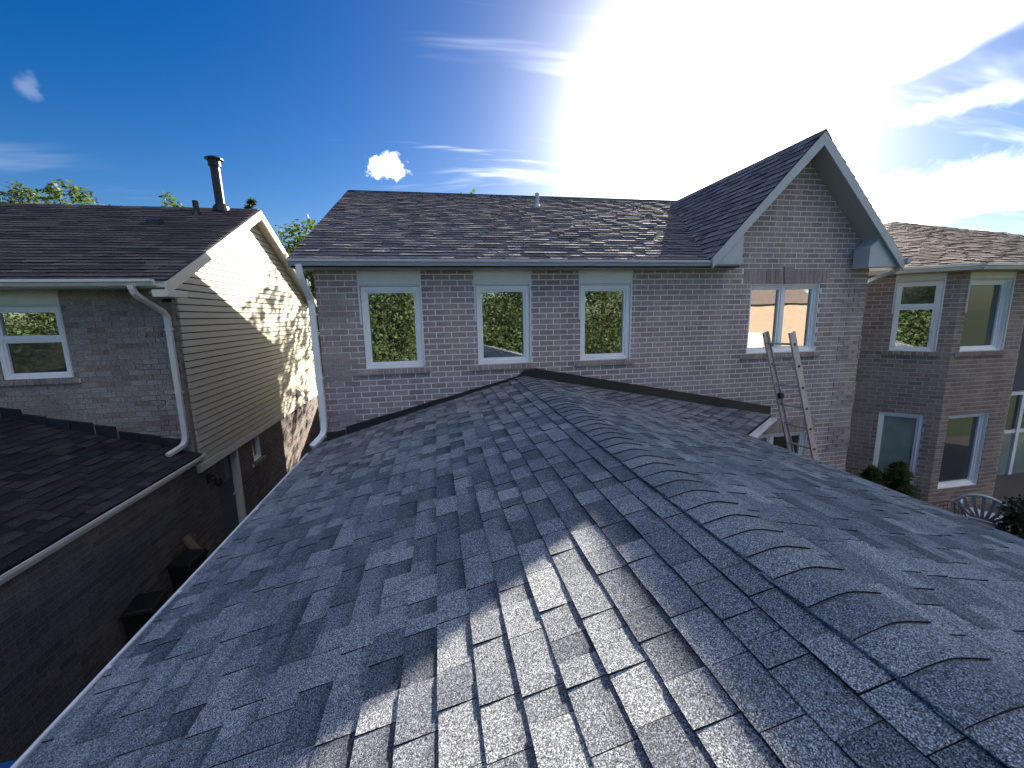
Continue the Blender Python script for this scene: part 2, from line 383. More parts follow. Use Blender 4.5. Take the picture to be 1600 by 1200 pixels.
def interval(poly, v):
    """u-range of a convex polygon [(u,v)] at height v"""
    us = []
    n = len(poly)
    for i in range(n):
        (u0, v0), (u1, v1) = poly[i], poly[(i+1) % n]
        if (v0 <= v <= v1) or (v1 <= v <= v0):
            if abs(v1-v0) < 1e-9: us += [u0, u1]
            else: us.append(u0+(u1-u0)*(v-v0)/(v1-v0))
    return (min(us), max(us)) if us else None

def roof_shingles(O, e, u, poly, exposure, lens, ths, material, parent, vis, rng, lap=.02, gap=.0035, first=None):
    """rows of shingle tabs over the convex polygon poly [(along eave, up slope)] on the plane through O"""
    O, e, u = Vector(O), Vector(e).normalized(), Vector(u).normalized(); nrm = e.cross(u)
    if nrm.z < 0: nrm = -nrm
    items = []; top = max(p[1] for p in poly); d = min(p[1] for p in poly)
    rowi = 0
    while d < top-.01:
        ex = first if (first and rowi == 0) else exposure
        d1 = min(d+ex+lap, top)
        ia = interval(poly, min(d+.001, top-1e-6)); ib = interval(poly, d1-1e-6)
        if ia is None or ib is None: break
        a = min(ia[0], ib[0]); end = max(ia[1], ib[1]); high = rng.random() < .5
        x = a - rng.random()*.12; first = True
        while x < end-.01:
            L = rng.choice(lens); x1 = x+L
            if rng.random() < .78: high = not high
            th = ths[1] if high else ths[0]; th *= rng.uniform(.9, 1.1); sv = rng.uniform(.25, .6) if high else rng.uniform(.75, 1.1)
            def cl(t, iv): return max(iv[0], min(iv[1], t))
            q = [cl(x+gap/2, ia), cl(x1-gap/2, ia), cl(x1-gap/2, ib), cl(x+gap/2, ib)]
            if max(q[1]-q[0], q[2]-q[3]) > .012:
                full = abs(q[0]-x-gap/2) < 1e-6 and abs(q[1]-x1+gap/2) < 1e-6 and abs(q[2]-x1+gap/2) < 1e-6 and abs(q[3]-x-gap/2) < 1e-6 and d1 == d+ex+lap
                j = 0 if full else 0
                P = lambda uu, dd, hh: O+e*uu+u*dd+nrm*hh
                dv = [d, d, d1, d1]; hb = [0, 0, -.004, -.004]; ht = [th, th, .0005, .0005]
                jb = rng.uniform(-.002, .002) if ths[1] > .005 else 0
                vb = [P(q[i], dv[i]+(jb if i < 2 else 0), hb[i]) for i in range(4)]; vt = [P(q[i], dv[i]+(jb if i < 2 else 0), ht[i]) for i in range(4)]
                cen = P((q[0]+q[1])/2, d, 0)
                mtx = Matrix.Translation(cen)
                items.append(dict(score=score_of(vt, vis), verts=vb+vt, parent=parent, mat=material, key=None, mtx=mtx, side=1, c=[0.0, 0.0, sv, sv]*2))
            x = x1
        d += ex; rowi += 1
    return items

def brick_wall(O, e, poly, holes, z0, course, length, material, parent, vis, joint=.0145, proud=.0035, deep=.02, quoins=(), keyn=''):
    """running bond on the vertical plane through O along e, outside is to the right of e seen from above (e x z)"""
    O, e = Vector(O), Vector(e).normalized(); nrm = e.cross(Vector((0, 0, 1))).normalized()
    zmin = min(p[1] for p in poly); zmax = max(p[1] for p in poly); items = []
    k = math.floor((zmin-z0)/course)
    while z0+k*course < zmax-.004:
        za = z0+k*course+joint/2; zb = z0+(k+1)*course-joint/2; k += 1
        za2, zb2 = max(za, zmin), min(zb, zmax)
        if zb2-za2 < .015: continue
        ia, ib = interval(poly, za2), interval(poly, zb2)
        if ia is None or ib is None: continue
        lo, hi = min(ia[0], ib[0]), max(ia[1], ib[1])
        spans = [(lo, hi)]; zm = (za+zb)/2
        for (h0, h1, hz0, hz1) in holes:
            if hz0 < zm < hz1:
                ns = []
                for (a, b_) in spans:
                    if h1 <= a or h0 >= b_: ns.append((a, b_))
                    else:
                        if h0 > a: ns.append((a, h0))
                        if h1 < b_: ns.append((h1, b_))
                spans = ns
        off = (length/2 if k % 2 else 0)
        for (a, b_) in spans:
            x = math.floor((a-off)/length)*length+off
            while x < b_-.005:
                s0 = x+joint/2; s1 = x+length-joint/2
                c0 = max(s0, a); c1 = min(s1, b_)
                if c1-c0 > .02:
                    pr = proud
                    for (q0, q1, qz, nblk, extra) in quoins:
                        if q0-.02 < (c0+c1)/2 < q1+.02:
                            pr = proud+(extra if (math.floor((zm-qz)/(nblk*course)) % 2 == 0) else extra*.25)
                    full = abs(c0-s0) < 1e-5 and abs(c1-s1) < 1e-5 and za2 == za and zb2 == zb and ia[0] <= c0 and ib[0] <= c0 and ia[1] >= c1 and ib[1] >= c1
                    P = lambda uu, dd, zz_: O+e*uu+nrm*dd+Vector((0, 0, zz_-O.z))
                    cl = lambda t, iv: max(iv[0], min(iv[1], t))
                    q = [cl(c0, ia), cl(c1, ia), cl(c1, ib), cl(c0, ib)]
                    if max(q[1]-q[0], q[2]-q[3]) > .012:
                        zs = [za2, za2, zb2, zb2]
                        vb = [P(q[i], -deep, zs[i]) for i in range(4)]; vt = [P(q[i], pr, zs[i]) for i in range(4)]
                        cen = P((c0+c1)/2, 0, za2)
                        mtx = Matrix.Translation(cen) @ Matrix.Rotation(math.atan2(e.y, e.x), 4, 'Z')
                        items.append(dict(score=score_of(vt, vis), verts=vb+vt, parent=parent, mat=material, key=(keyn, material.name, round(pr, 4), round(length, 4), round(course, 4)) if full else None, mtx=mtx))
                x += length
    return items

def window(parent, O, e, w, h, style='single', recess=.06, glass=None, fw=.055, mid=None, frame_name='window', head=None, sill=None, sillmat=None, deep=.10, extra_l=0.0):
    """vinyl window in the plane through O (lower left corner on the outer wall face) along e"""
    glass = glass or M_GL; O, e = Vector(O), Vector(e).normalized(); nrm = e.cross(Vector((0, 0, 1))).normalized(); z = Vector((0, 0, 1))
    P = lambda a, d, c: O+e*a+nrm*d+z*c
    def bx(mb, a0, a1, d0, d1, c0, c1):
        mb.hexa([P(a0, d0, c0), P(a1, d0, c0), P(a1, d1, c0), P(a0, d1, c0)], [P(a0, d0, c1), P(a1, d0, c1), P(a1, d1, c1), P(a0, d1, c1)])
    def ring(mb, a0, a1, c0, c1, t, d0, d1):
        bx(mb, a0, a0+t, d0, d1, c0, c1); bx(mb, a1-t, a1, d0, d1, c0, c1); bx(mb, a0+t, a1-t, d0, d1, c0, c0+t); bx(mb, a0+t, a1-t, d0, d1, c1-t, c1)
    root = place(bpy.data.objects.new(frame_name, None), parent, P(w/2, 0, 0))
    b = MB(); ring(b, .004, w-.004, .004, h-.004, fw, -recess-.05, -recess+.035); ring(b, .002, w-.002, .002, h-.002, .018, -recess, -.008+.0)
    b.build('frame', M_WHITE, root, bevel=.004)
    cells = []
    if style == 'single': cells = [(fw, w-fw, fw, h-fw)]
    elif style == 'double': cells = [(fw, w/2-.03, fw, h-fw), (w/2+.03, w-fw, fw, h-fw)]
    elif style == 'hung': cells = [(fw, w-fw, mid+.02, h-fw), (fw, w-fw, fw, mid-.02)]
    for i, (a0, a1, c0, c1) in enumerate(cells):
        b = MB(); off = .012 if (style == 'hung' and i == 0) else 0
        ring(b, a0, a1, c0, c1, .036, -recess-.045, -recess+.015+off); b.build('sash', M_WHITE, root, bevel=.003)
        b = MB(); bx(b, a0+.034, a1-.034, -recess-.026, -recess-.018+off, c0+.034, c1-.034); b.build('pane', glass[i] if isinstance(glass, list) else glass, root)
    if style == 'double':
        b = MB(); bx(b, w/2-.03, w/2+.03, -recess-.05, -recess+.028, fw, h-fw); b.build('mullion', M_WHITE, root, bevel=.003)
    if style == 'hung':
        b = MB(); bx(b, fw, w-fw, -recess-.05, -recess+.03, mid-.02, mid+.02); b.build('meeting_rail', M_WHITE, root, bevel=.003)
    b = MB(); bx(b, .0, w, -recess-.16, -recess-.055, 0, h); b.build('dark_room_plate', M_BLACK, root)  # black plate standing in for the unlit room behind the panes
    if head:
        b = MB(); bx(b, -.03, w+.02, -.06, .014, h+.022, head); bx(b, -.032, -.006, -.05, .022, h*.55, head-.004); bx(b, w-.002, w+.024, -.05, .022, .01, head-.004)
        bx(b, .0, w, -.05, .004, h+.002, h+.02)
        b.build('header_panel', M_PANEL, root, bevel=.003)
    if sill:
        nb = max(3, round((w+.2)/.083)); sw = (w+.2)/nb
        for i in range(nb):
            b = MB(); bx(b, -.1+i*sw+.004, -.1+(i+1)*sw-.004, -.03, .045+random.uniform(-.003, .003), -sill+.004, -.006); b.build('sill_brick', sillmat or M_BR, root)
        b = MB(); bx(b, -.1, w+.1, -.05, .036, -sill+.002, -.012); b.build('sill_mortar', M_MO, root)
    return root

def gutter(parent, p0, p1, outward, h=.10, d=.11, m=None, name='gutter'):
    """K-style gutter from p0 to p1 (top of the back edge), open on top"""
    p0, p1, o = Vector(p0), Vector(p1), Vector(outward).normalized(); z = Vector((0, 0, 1))
    prof = [(0, 0), (0, -h), (d*.62, -h), (d*.80, -h*.55), (d, -h*.38), (d, 0), (d-.014, 0), (d-.014, -.01), (d-.006, -.01), (d-.006, -h*.36), (d*.78, -h*.53), (d*.6, -h+.006), (.006, -h+.006), (.006, 0)]
    b = MB(); b.prism([p0+o*a+z*c for a, c in prof], p1-p0)
    dirn = (p1-p0).normalized()
    for q in (p0, p1-dirn*.004):
        b.prism([q+o*a+z*c for a, c in prof[:6]], dirn*.004)
    return b.build(name, m or M_GUT, parent)
def downspout(parent, pts, m, name='downspout', w=.075, d=.055, side=(1, 0, 0)):
    b = MB(); ps = [Vector(p) for p in pts]
    # round the corners
    q = [ps[0]]
    for i in range(1, len(ps)-1):
        a = (ps[i-1]-ps[i]).normalized(); c = (ps[i+1]-ps[i]).normalized()
        q += [ps[i]+a*.07, ps[i]+a*.02+c*.02, ps[i]+c*.07]
    q.append(ps[-1])
    b.sweep([(-w/2, -d/2), (w/2, -d/2), (w/2, d/2), (-w/2, d/2)], q, side)
    ds = b.build(name, m, parent, bevel=.006)
    k = max(range(len(ps)-1), key=lambda i: (ps[i]-ps[i+1]).length)
    for f in (.12, .62):
        c = ps[k]+(ps[k+1]-ps[k])*f
        b = MB(); b.box(c-Vector((w/2+.014, d/2+.004, .012)), c+Vector((w/2+.014, d/2+.012, .012))); b.build('strap', m, ds)
    return ds

def wall_panel(name, parent, O, e, u0, u1, z0, z1, holes, m, thick=.18, poly_top=None):
    """mortar body of a wall with real openings; outer face on the plane through O along e"""
    O, e = Vector(O), Vector(e).normalized(); nrm = e.cross(Vector((0, 0, 1))).normalized()
    P = lambda a, d, c: Vector((O.x, O.y, 0))+e*a+nrm*d+Vector((0, 0, c))
    b = MB(); hs = [(max(a, u0), min(c, u1), max(z_, z0), min(t, z1)) for a, c, z_, t in holes if c > u0 and a < u1]
    xs = sorted(set([u0, u1]+[h[0] for h in hs]+[h[1] for h in hs]))
    for a, c in zip(xs, xs[1:]):
        zs = [(z0, z1)]
        for h in hs:
            if h[0] < (a+c)/2 < h[1]:
                nz = []
                for (s0, s1) in zs:
                    if h[3] <= s0 or h[2] >= s1: nz.append((s0, s1))
                    else:
                        if h[2] > s0: nz.append((s0, h[2]))
                        if h[3] < s1: nz.append((h[3], s1))
                zs = nz
        for s0, s1 in zs:
            b.hexa([P(a, 0, s0), P(c, 0, s0), P(c, -thick, s0), P(a, -thick, s0)], [P(a, 0, s1), P(c, 0, s1), P(c, -thick, s1), P(a, -thick, s1)])
    if poly_top:
        b.prism([P(a, 0, c) for a, c in poly_top], nrm*-thick)
    return b.build(name, m, parent)

rng = random.Random(11)
# ================================================================== the brick house with the reroofed extension
H = thing('brick_house', (3.0, 8.0, GZ), 'plum brick two storey house with steep front gable and newly reroofed grey shingle extension', 'house')
WY = 6.2; GY = 6.2; C1 = .0829; ZS = -.73
WX0, GX0, GX1 = -1.6, 4.72, 7.48
wins = [(-1.02, -.205), (.60, 1.405), (2.21, 3.03)]
WT = ZS+14*C1
dwx = (5.17, 6.53); LZ0, LZ1 = ZS-33*C1, ZS-17.6*C1
holes = [(a, b_, ZS, .70) for a, b_ in wins]+[(dwx[0], dwx[1], ZS, WT), (5.16, 6.58, LZ0, LZ1)]
GB = ZS+17*C1
wall = wall_panel('wall', H, (0, WY, 0), (1, 0, 0), WX0, GX1, GZ, .655, holes, M_MO)
b = MB(); b.prism([(GX0, GY, .656), (GX1, GY, .656), (GX1, GY, .95), (5.95, GY, 2.52), (GX0, GY, 1.23)], (0, .18, 0)); gwall = b.build('gable_wall', M_MO, H)
def roof_z(x):
    return -.94-.279*(1.3-x) if x < 1.3 else -.94-.2*(x-1.3)
vis_front = lambda c: c.z > roof_z(c.x)+.12 or c.x > 5.8
# soldier bricks and keystone over the double window, then the gable brickwork
sold = [(5.02, 6.70, WT, WT+3*C1), (5.05, 6.70, LZ1, LZ1+3*C1)]
QU = [(WX0, WX0+.44, ZS-2*C1, 5, .014), (GX1-.42, GX1, ZS-2*C1, 5, .014)]
items = brick_wall((0, WY, 0), (1, 0, 0), [(WX0, GZ+.01), (GX1, GZ+.01), (GX1, GB), (WX0, GB)], holes+sold+[(WX0, GX0, .655, 1)], ZS, C1, .222, M_BR, wall, vis_front, quoins=QU)
items += brick_wall((0, GY, 0), (1, 0, 0), [(GX0, GB), (GX1, GB), (GX1, .95), (5.95, 2.52), (GX0, 1.23)], sold, ZS, C1, .222, M_BR, gwall, vis_front, quoins=QU)
emit(items, 'brick', 300, 'brick_remainder')
for (a, c, z0, z1) in sold:
    n = round((c-a)/.083); sw = (c-a)/n
    for i in range(n):
        xa, xb = a+i*sw+.005, a+(i+1)*sw-.005
        if z0 == WT and 5.78 < (xa+xb)/2 < 5.94: continue
        b = MB(); b.box((xa, GY+.01, z0+.006), (xb, GY-.008, z1-.006)); b.build('soldier_brick', M_BR, gwall)
b = MB(); b.prism([(5.79, GY-.03, WT+.004), (5.93, GY-.03, WT+.004), (5.965, GY-.03, WT+3.4*C1), (5.755, GY-.03, WT+3.4*C1)], (0, .05, 0)); b.build('keystone', M_BR, gwall, bevel=.006)
b = MB(); b.box((WX0, WY+.18, GZ), (WX0+.18, 14.9, .66)); b.box((GX1-.2, GY+.2, GZ), (GX1, 14.9, .7)); b.box((WX0+.18, 14.72, GZ), (GX1-.2, 14.9, .66)); b.build('wall', M_FB, H)
# end gable of the main roof
b = MB(); b.prism([(WX0+.005, WY, .66), (WX0+.005, 14.75, .66), (WX0+.005, 10.46, 2.60)], (.15, 0, 0)); b.build('end_gable', M_SID, H)
for a, c in wins:
    window(H, (a, WY, ZS), (1, 0, 0), c-a, WT-ZS, recess=.05, head=.655-ZS, sill=C1)
window(H, (dwx[0], GY, ZS), (1, 0, 0), dwx[1]-dwx[0], WT-ZS, 'double', recess=.09, sill=C1)
window(H, (5.16, GY, LZ0), (1, 0, 0), 1.42, LZ1-LZ0, 'double', recess=.09, glass=[M_GLF, M_GL2])

# main roof
MS = .456; mu = Vector((0, 1, MS)).normalized(); EY, EZ = 5.90, .775; RY, RZ = 10.46, 2.83
L_ = math.hypot(RY-EY, RZ-EZ)
b = MB(); yg = 6.42; zg = EZ+MS*(yg-EY)
for (xa, xb, ya, za, yb, zb) in ((-1.80, 4.70, EY+.02, EZ-.002, RY, RZ-.012), (4.70, 7.70, yg, zg, RY, RZ-.012), (-1.80, 7.70, 14.98, .80, RY, RZ-.012)):
    q = [(xa, ya, za-.012), (xb, ya, za-.012), (xb, yb, zb), (xa, yb, zb)]
    b.hexa([Vector(p)-Vector((0, 0, .10)) for p in q], q)
mroof = b.build('roof', M_DECK, H)
its = roof_shingles((-1.82, EY, EZ), (1, 0, 0), mu, [(0, -.03), (6.5, -.03), (6.5, L_), (0, L_)], .143, [.19, .24, .30, .36], (.011, .016), M_SH2, mroof, lambda c: False, rng)
its += roof_shingles((4.68, yg, zg), (1, 0, 0), mu, [(0, 0), (3.04, 0), (3.04, L_-(yg-EY)/mu.y), (0, L_-(yg-EY)/mu.y)], .143, [.19, .24, .30, .36], (.011, .016), M_SH2, mroof, lambda c: False, rng)
its += roof_shingles((7.70, 14.98, .80), (-1, 0, 0), Vector((0, -1, MS*.99)), [(0, 0), (9.5, 0), (9.5, L_), (0, L_)], .143, [.3, .5], (.006, .012), M_SH2, mroof, lambda c: False, rng)
emit(its, 'shingle', 0, 'shingle_remainder')
b = MB()
for i in range(48):
    x = -1.82+i*.19
    b.prism([(x, RY-.13, RZ-.045), (x, RY, RZ+.016), (x, RY+.13, RZ-.045), (x, RY+.13, RZ-.057), (x, RY, RZ+.002), (x, RY-.13, RZ-.057)], (.186, 0, rng.uniform(-.003, .003)))
b.build('ridge_strip', M_SH2, mroof)
gutter(H, (-1.82, 5.955, .765), (4.66, 5.955, .765), (0, -1, 0), .085, .105, M_GUT)
b = MB(); b.box((-1.80, 5.957, .655), (4.66, 5.975, .765)); b.build('fascia', M_GUT, H)
b = MB(); b.box((-1.80, 5.976, .648), (4.70, 6.23, .66))
for i in range(40): b.box((-1.78+i*.162, 5.98, .643), (-1.77+i*.162, 6.19, .649))
b.build('soffit', M_SOFF, H)
b = MB()
for (ya, za, yb, zb) in ((5.93, .70, RY, RZ-.05), (14.98, .70, RY, RZ-.05)):
    b.hexa([(-1.835, ya, za-.05), (-1.803, ya, za-.05), (-1.803, yb, zb-.14), (-1.835, yb, zb-.14)], [(-1.835, ya, za+.06), (-1.803, ya, za+.06), (-1.803, yb, zb+.02), (-1.835, yb, zb+.02)])
b.build('rake_board', M_GUT, H)
downspout(H, [(-1.70, 5.90, .70), (-1.70, 5.92, .52), (-1.655, 6.14, .27), (-1.645, 6.15, -1.50), (-1.66, 6.13, -1.64), (-1.78, 5.95, -1.76)], M_WHITE)
# plumbing vent on the main roof
b = MB(); b.tube([(2.32, 9.35, 2.2), (2.32, 9.35, 2.62)], .045, 12); b.box((2.2, 9.22, 2.29), (2.44, 9.23, 2.31)); b.tube([(2.32, 9.33, 2.22), (2.32, 9.35, 2.38)], [.11, .05], 12); b.build('vent_pipe', M_GUT, H)

# steep gable roof
GA, GE = 5.95, 5.85
b = MB()
prL = [(4.18, GE, .81), (5.95, GE, 2.67), (5.95, 10.2, 2.67), (4.18, 6.0, .81)]
prR = [(7.72, GE, .78), (5.95, GE, 2.67), (5.95, 10.2, 2.67), (7.72, 6.3, .78)]
for pr in (prL, prR): b.hexa([Vector(p)-Vector((0, 0, .09)) for p in pr], [Vector(p)-Vector((0, 0, .012)) for p in pr])
groof = b.build('gable_roof', M_DECK, H)
ul = Vector((1.77, 0, 1.86)).normalized(); LL = math.hypot(1.77, 1.86)
its = roof_shingles((4.18, GE-.02, .81), (0, 1, 0), ul, [(0, -.03), (.18, -.03), (4.33, LL), (0, LL)], .143, [.19, .24, .30, .36], (.011, .016), M_SH2, groof, lambda c: False, rng)
ur = Vector((-1.77, 0, 1.89)).normalized(); LR = math.hypot(1.77, 1.89)
its += roof_shingles((7.72, GE-.02, .78), (0, 1, 0), ur, [(0, -.03), (.5, -.03), (4.33, LR), (0, LR)], .143, [.19, .24, .30, .36], (.011, .016), M_SH2, groof, lambda c: False, rng)
emit(its, 'shingle', 0, 'shingle_remainder')
b = MB()
for i in range(23):
    y = GE-.03+i*.19
    b.prism([(GA-.10, y, 2.575), (GA, y, 2.69), (GA+.10, y, 2.575), (GA+.10, y, 2.565), (GA, y, 2.675), (GA-.10, y, 2.565)], (0, .186, 0))
b.build('ridge_strip', M_SH2, groof)
b = MB()
for (x0, z0, sgn) in ((4.16, .785, 1), (7.74, .755, -1)):
    dx = (GA-x0); q = [(x0, GE, z0), (GA, GE, 2.655), (GA, GE, 2.46), (x0+sgn*.02, GE, z0-.14)]
    b.prism([(p[0], GE-.028, p[2]) for p in q], (0, .026, 0))
b.build('rake_board', M_GUT, H)
b = MB()
for (x0, z0) in ((4.18, .70), (7.72, .67)):
    b.hexa([(x0, GE, z0-.02), (GA, GE, 2.50), (GA, GY, 2.50), (x0, GY, z0-.02)], [(x0, GE, z0-.005), (GA, GE, 2.515), (GA, GY, 2.515), (x0, GY, z0-.005)])
b.build('soffit', M_SOFF, H)
b = MB(); b.prism([(4.20, GE+.002, .70), (4.70, GE+.002, .70), (4.70, GE+.002, 1.16), (4.22, GE+.002, .80)], (0, .28, 0)); b.build('eave_return', M_GUT, H, bevel=.004)
b = MB(); b.prism([(7.70, GE+.03, .68), (7.08, GE+.03, .66), (7.08, GE+.03, .98), (7.26, GE+.03, 1.14), (7.70, GE+.03, .74)], (0, .28, 0)); b.build('eave_return', M_GUT, H, bevel=.004)
gutter(H, (7.73, GE-.06, .80), (7.73, 14.6, .80), (1, 0, 0), .09, .11, M_GUT)
downspout(H, [(7.79, 5.93, .72), (7.785, 5.95, .64), (7.57, 6.38, .42), (7.55, 6.44, -4.2)], M_GUT)

# ---------------------------------------------------------------- extension: reroofed garage wing towards the camera
SL, SR = .279, .265
RX, RZ2 = 1.30, -.94; EXL = -1.74; EXR = 4.10; Y0, Y1 = -1.9, 6.19
zL = RZ2-SL*(RX-EXL); zR = RZ2-SR*(EXR-RX)
Rv = Vector((RX, Y1, RZ2)); Cv = Vector((5.76, Y1, -1.832)); Ev = Vector((EXR, 4.80, zR))
b = MB(); dz = Vector((0, 0, -.10))
for q in ([(EXL+.01, Y0, zL-.006), (EXL+.01, Y1, zL-.006), (RX, Y1, RZ2-.006), (RX, Y0, RZ2-.006)], [(RX, Y0, RZ2-.006), Rv-Vector((0, 0, .006)), Ev-Vector((0, 0, .006)), (EXR, Y0, zR-.006)]):
    b.hexa([Vector(p)+dz for p in q], q)
q = [Rv-Vector((0, 0, .006)), Cv-Vector((0, 0, .006)), Ev-Vector((0, 0, .006))]; b.prism(q, dz)
eroof = b.build('extension_roof', M_DECK, H)
lens = [.10, .13, .155, .18, .21, .25]
uL = Vector((RX-EXL, 0, RZ2-zL)); LLn = uL.length
its = roof_shingles((EXL-.012, Y0, zL-.003), (0, 1, 0), uL, [(0, -.01), (Y1-Y0, -.01), (Y1-Y0, LLn-.03), (0, LLn-.03)], .143, lens, (.0085, .0130), M_SH, eroof, lambda c: True, rng, first=.057)
uR = Vector((RX-EXR, 0, RZ2-zR)); LRn = uR.length
its += roof_shingles((EXR+.012, Y0, zR-.003), (0, 1, 0), uR, [(0, -.01), (Ev.y-Y0, -.01), (Y1-Y0, LRn-.03), (0, LRn-.03)], .143, lens, (.0085, .0130), M_SH, eroof, lambda c: True, rng, first=.083)
e2 = (Cv-Ev).normalized(); n2 = (Cv-Ev).cross(Rv-Ev).normalized(); n2 = n2 if n2.z > 0 else -n2; u2 = n2.cross(e2)
if (Rv-Ev).dot(u2) < 0: u2 = -u2
its += roof_shingles(Ev+n2*.002, e2, u2, [(0, 0), ((Cv-Ev).length, 0), ((Rv-Ev).dot(e2), (Rv-Ev).dot(u2))], .143, lens, (.0085, .0130), M_SH, eroof, lambda c: False, rng)
emit(its, 'shingle', 300, 'shingle_remainder')
# ridge caps lap towards the camera
def cap_mesh():
    b = MB(); n = 12; w_ = .148; prof = []
    for i in range(n+1):
        t = -1+2*i/n; x = t*w_
        s = SL if x < 0 else SR
        z = -s*math.sqrt(x*x+.055**2)+s*.055*.45
        prof.append((x, z))
    L, tk = .20, .006
    rows = [(0.0, .0205), (L, .0095)]
    vs = []
    for y, h in rows:
        for x, z in prof: vs.append((x, y, z+h))
    for y, h in rows:
        for x, z in prof: vs.append((x, y, z+h-tk))
    k = n+1; b.v = vs
    for i in range(n):
        b.f.append((i, i+1, k+i+1, k+i)); b.f.append((2*k+i, 3*k+i, 3*k+i+1, 2*k+i+1)); b.f.append((i, 2*k+i, 2*k+i+1, i+1))
    b.m = [0, 1, 1]*n; b.f.append((0, k, 3*k, 2*k)); b.f.append((n, 2*k+n, 3*k+n, k+n)); b.m += [0, 0]
    return b.mesh('ridge_cap', [M_CAP, M_EDGE])
cm_ = cap_mesh(); y = 6.02
while y > -1.9:
    o = bpy.data.objects.new('ridge_cap', cm_); place(o, eroof, (RX+rng.uniform(-.004, .004), y, RZ2+.001)); o.rotation_euler = (rng.uniform(-.006, .012), rng.uniform(-.014, .014), rng.uniform(-.03, .03)); y -= rng.uniform(.135, .142)
# flashing along the wall
FY = WY-.008
b = MB()
def strip(pts, y0, y1, mb):
    """pts: (x, zbase, ztop)"""
    for (xa, ba, ta), (xb, bb, tb) in zip(pts, pts[1:]):
        mb.hexa([(xa, y1, ba), (xb, y1, bb), (xb, y0, bb), (xa, y0, ba)], [(xa, y1, ta), (xb, y1, tb), (xb, y0, tb), (xa, y0, ta)])
pts = []
for i in range(25):
    t = i/24; x = -1.36+t*(1.56+1.36); zb = roof_z(min(x, RX))-.01 if x < RX else -.99
    pts.append((x, zb-.02, (-1.56+(t)*(.72)) + rng.uniform(-.006, .006) if x < 1.3 else -.835))
strip(pts, FY-.022, FY, b); b.build('flashing', M_FLASH, H)
b = MB(); strip([(-1.63, -1.80, -1.625), (-1.50, -1.78, -1.62), (-1.37, -1.75, -1.60)], FY-.03, FY-.006, b); b.build('flashing', M_FLASH, H)
b = MB(); pts = []
for i in range(31):
    t = i/30; x = 1.50+t*(5.72-1.50); pts.append((x, roof_z(x)-.02, -.826-.2*(x-1.5)+rng.uniform(-.003, .003)))
strip(pts, GY-.036, GY-.012, b); b.build('flashing', M_FLASH, H)
# eave gutters of the extension
gutter(H, (EXL+.03, Y0, zL-.018), (EXL+.03, 5.80, zL-.018), (-1, 0, 0), .09, .095, M_WHITE)
b = MB(); b.tube([(EXL-.062, Y0, zL-.014), (EXL-.062, 5.80, zL-.014)], .011, 8); b.build('gutter_lip', M_WHITE, H)
b = MB()
for i in range(11):
    yy = .4+i*.62; b.box((EXL-.055, yy, zL-.020), (EXL+.02, yy+.018, zL-.008))
b.build('gutter_hanger', M_WHITE, H)
og = Vector((e2.y, -e2.x, 0)).normalized()
gutter(H, Ev-Vector((0, 0, .03))+e2*.02+og*.005, Cv-Vector((0, 0, .035))-e2*.10+og*.005, og, .085, .10, M_WHITE)
b = MB(); b.box((EXR-.015, Y0, zR-.13), (EXR+.014, 4.80, zR-.010)); b.build('fascia', M_WHITE, H)
# walls below the extension roof
b = MB(); b.box((-1.52, -1.7, GZ), (-1.35, 6.19, zL-.06)); b.box((3.85, -1.7, GZ), (4.0, 4.7, zR-.06)); b.box((-1.35, -1.7, GZ), (3.85, -1.55, zL-.06)); b.build('wall', M_FB, H)
b = MB(); b.prism([(EXL+.2, -1.62, zL-.06), (EXR-.2, -1.62, zR-.06), (RX, -1.62, RZ2-.12)], (0, .08, 0)); b.build('end_gable', M_SID, H)

# ================================================================== left neighbour
LH = thing('siding_house', (-7.5, 10.8, GZ), 'house with cream lapped siding gable, dark brown roof and tall black flue, across the alley', 'house')
LX, LY = -4.03, 7.40; C2 = .0834; LS = -.82
lwin = (-6.42, -5.53); LWT = LS+13*C2
lh = [(lwin[0], lwin[1], LS, .70)]
lwall = wall_panel('wall', LH, (0, LY, 0), (1, 0, 0), -11.5, LX, GZ, .55, lh, M_MO2)
vis_l = lambda c: c.z > -2.16+.30*(-3.95-c.x)+.15
its = brick_wall((0, LY, 0), (1, 0, 0), [(-9.5, -2.4), (LX, -2.4), (LX, .55), (-9.5, .55)], lh, LS, C2, .222, M_BR2, lwall, vis_l, joint=.011, proud=.004, quoins=[(-4.62, LX, LS, 3, .012)])
swall = wall_panel('wall', LH, (LX, 0, 0), (0, 1, 0), -2.0, 14.55, GZ, -2.25, [(7.97, 8.80, GZ, -2.42), (9.45, 9.86, -3.05, -2.42)], M_MO2, .16)
def vis_s(c):
    k = 1.78/4.03; return c.z*k > -1.80 or c.y*k > 6.0
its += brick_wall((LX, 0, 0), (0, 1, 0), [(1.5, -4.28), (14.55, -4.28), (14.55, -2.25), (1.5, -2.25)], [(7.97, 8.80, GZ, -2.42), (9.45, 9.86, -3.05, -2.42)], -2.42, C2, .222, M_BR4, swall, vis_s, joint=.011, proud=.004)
# narrow brick corner beside the siding
its += brick_wall((LX, 0, 0), (0, 1, 0), [(LY, -2.25), (LY+.09, -2.25), (LY+.09, .5), (LY, .5)], [], LS, C2, .222, M_BR2, swall, lambda c: True, joint=.011, proud=.004)
b = MB(); b.box((LX-.16, LY+.18, -2.25), (LX-.001, LY+.10, .55)); b.build('wall', M_MO2, LH)
emit(its, 'brick', 300, 'brick_remainder')
b = MB(); b.box((-11.5, LY+.18, GZ), (-11.3, 14.5, .55)); b.box((-11.3, 14.35, GZ), (LX-.16, 14.5, .55)); b.box((LX-.16, LY+.18, -2.25), (LX-.04, 14.5, .3)); b.build('wall', M_FB2, LH)
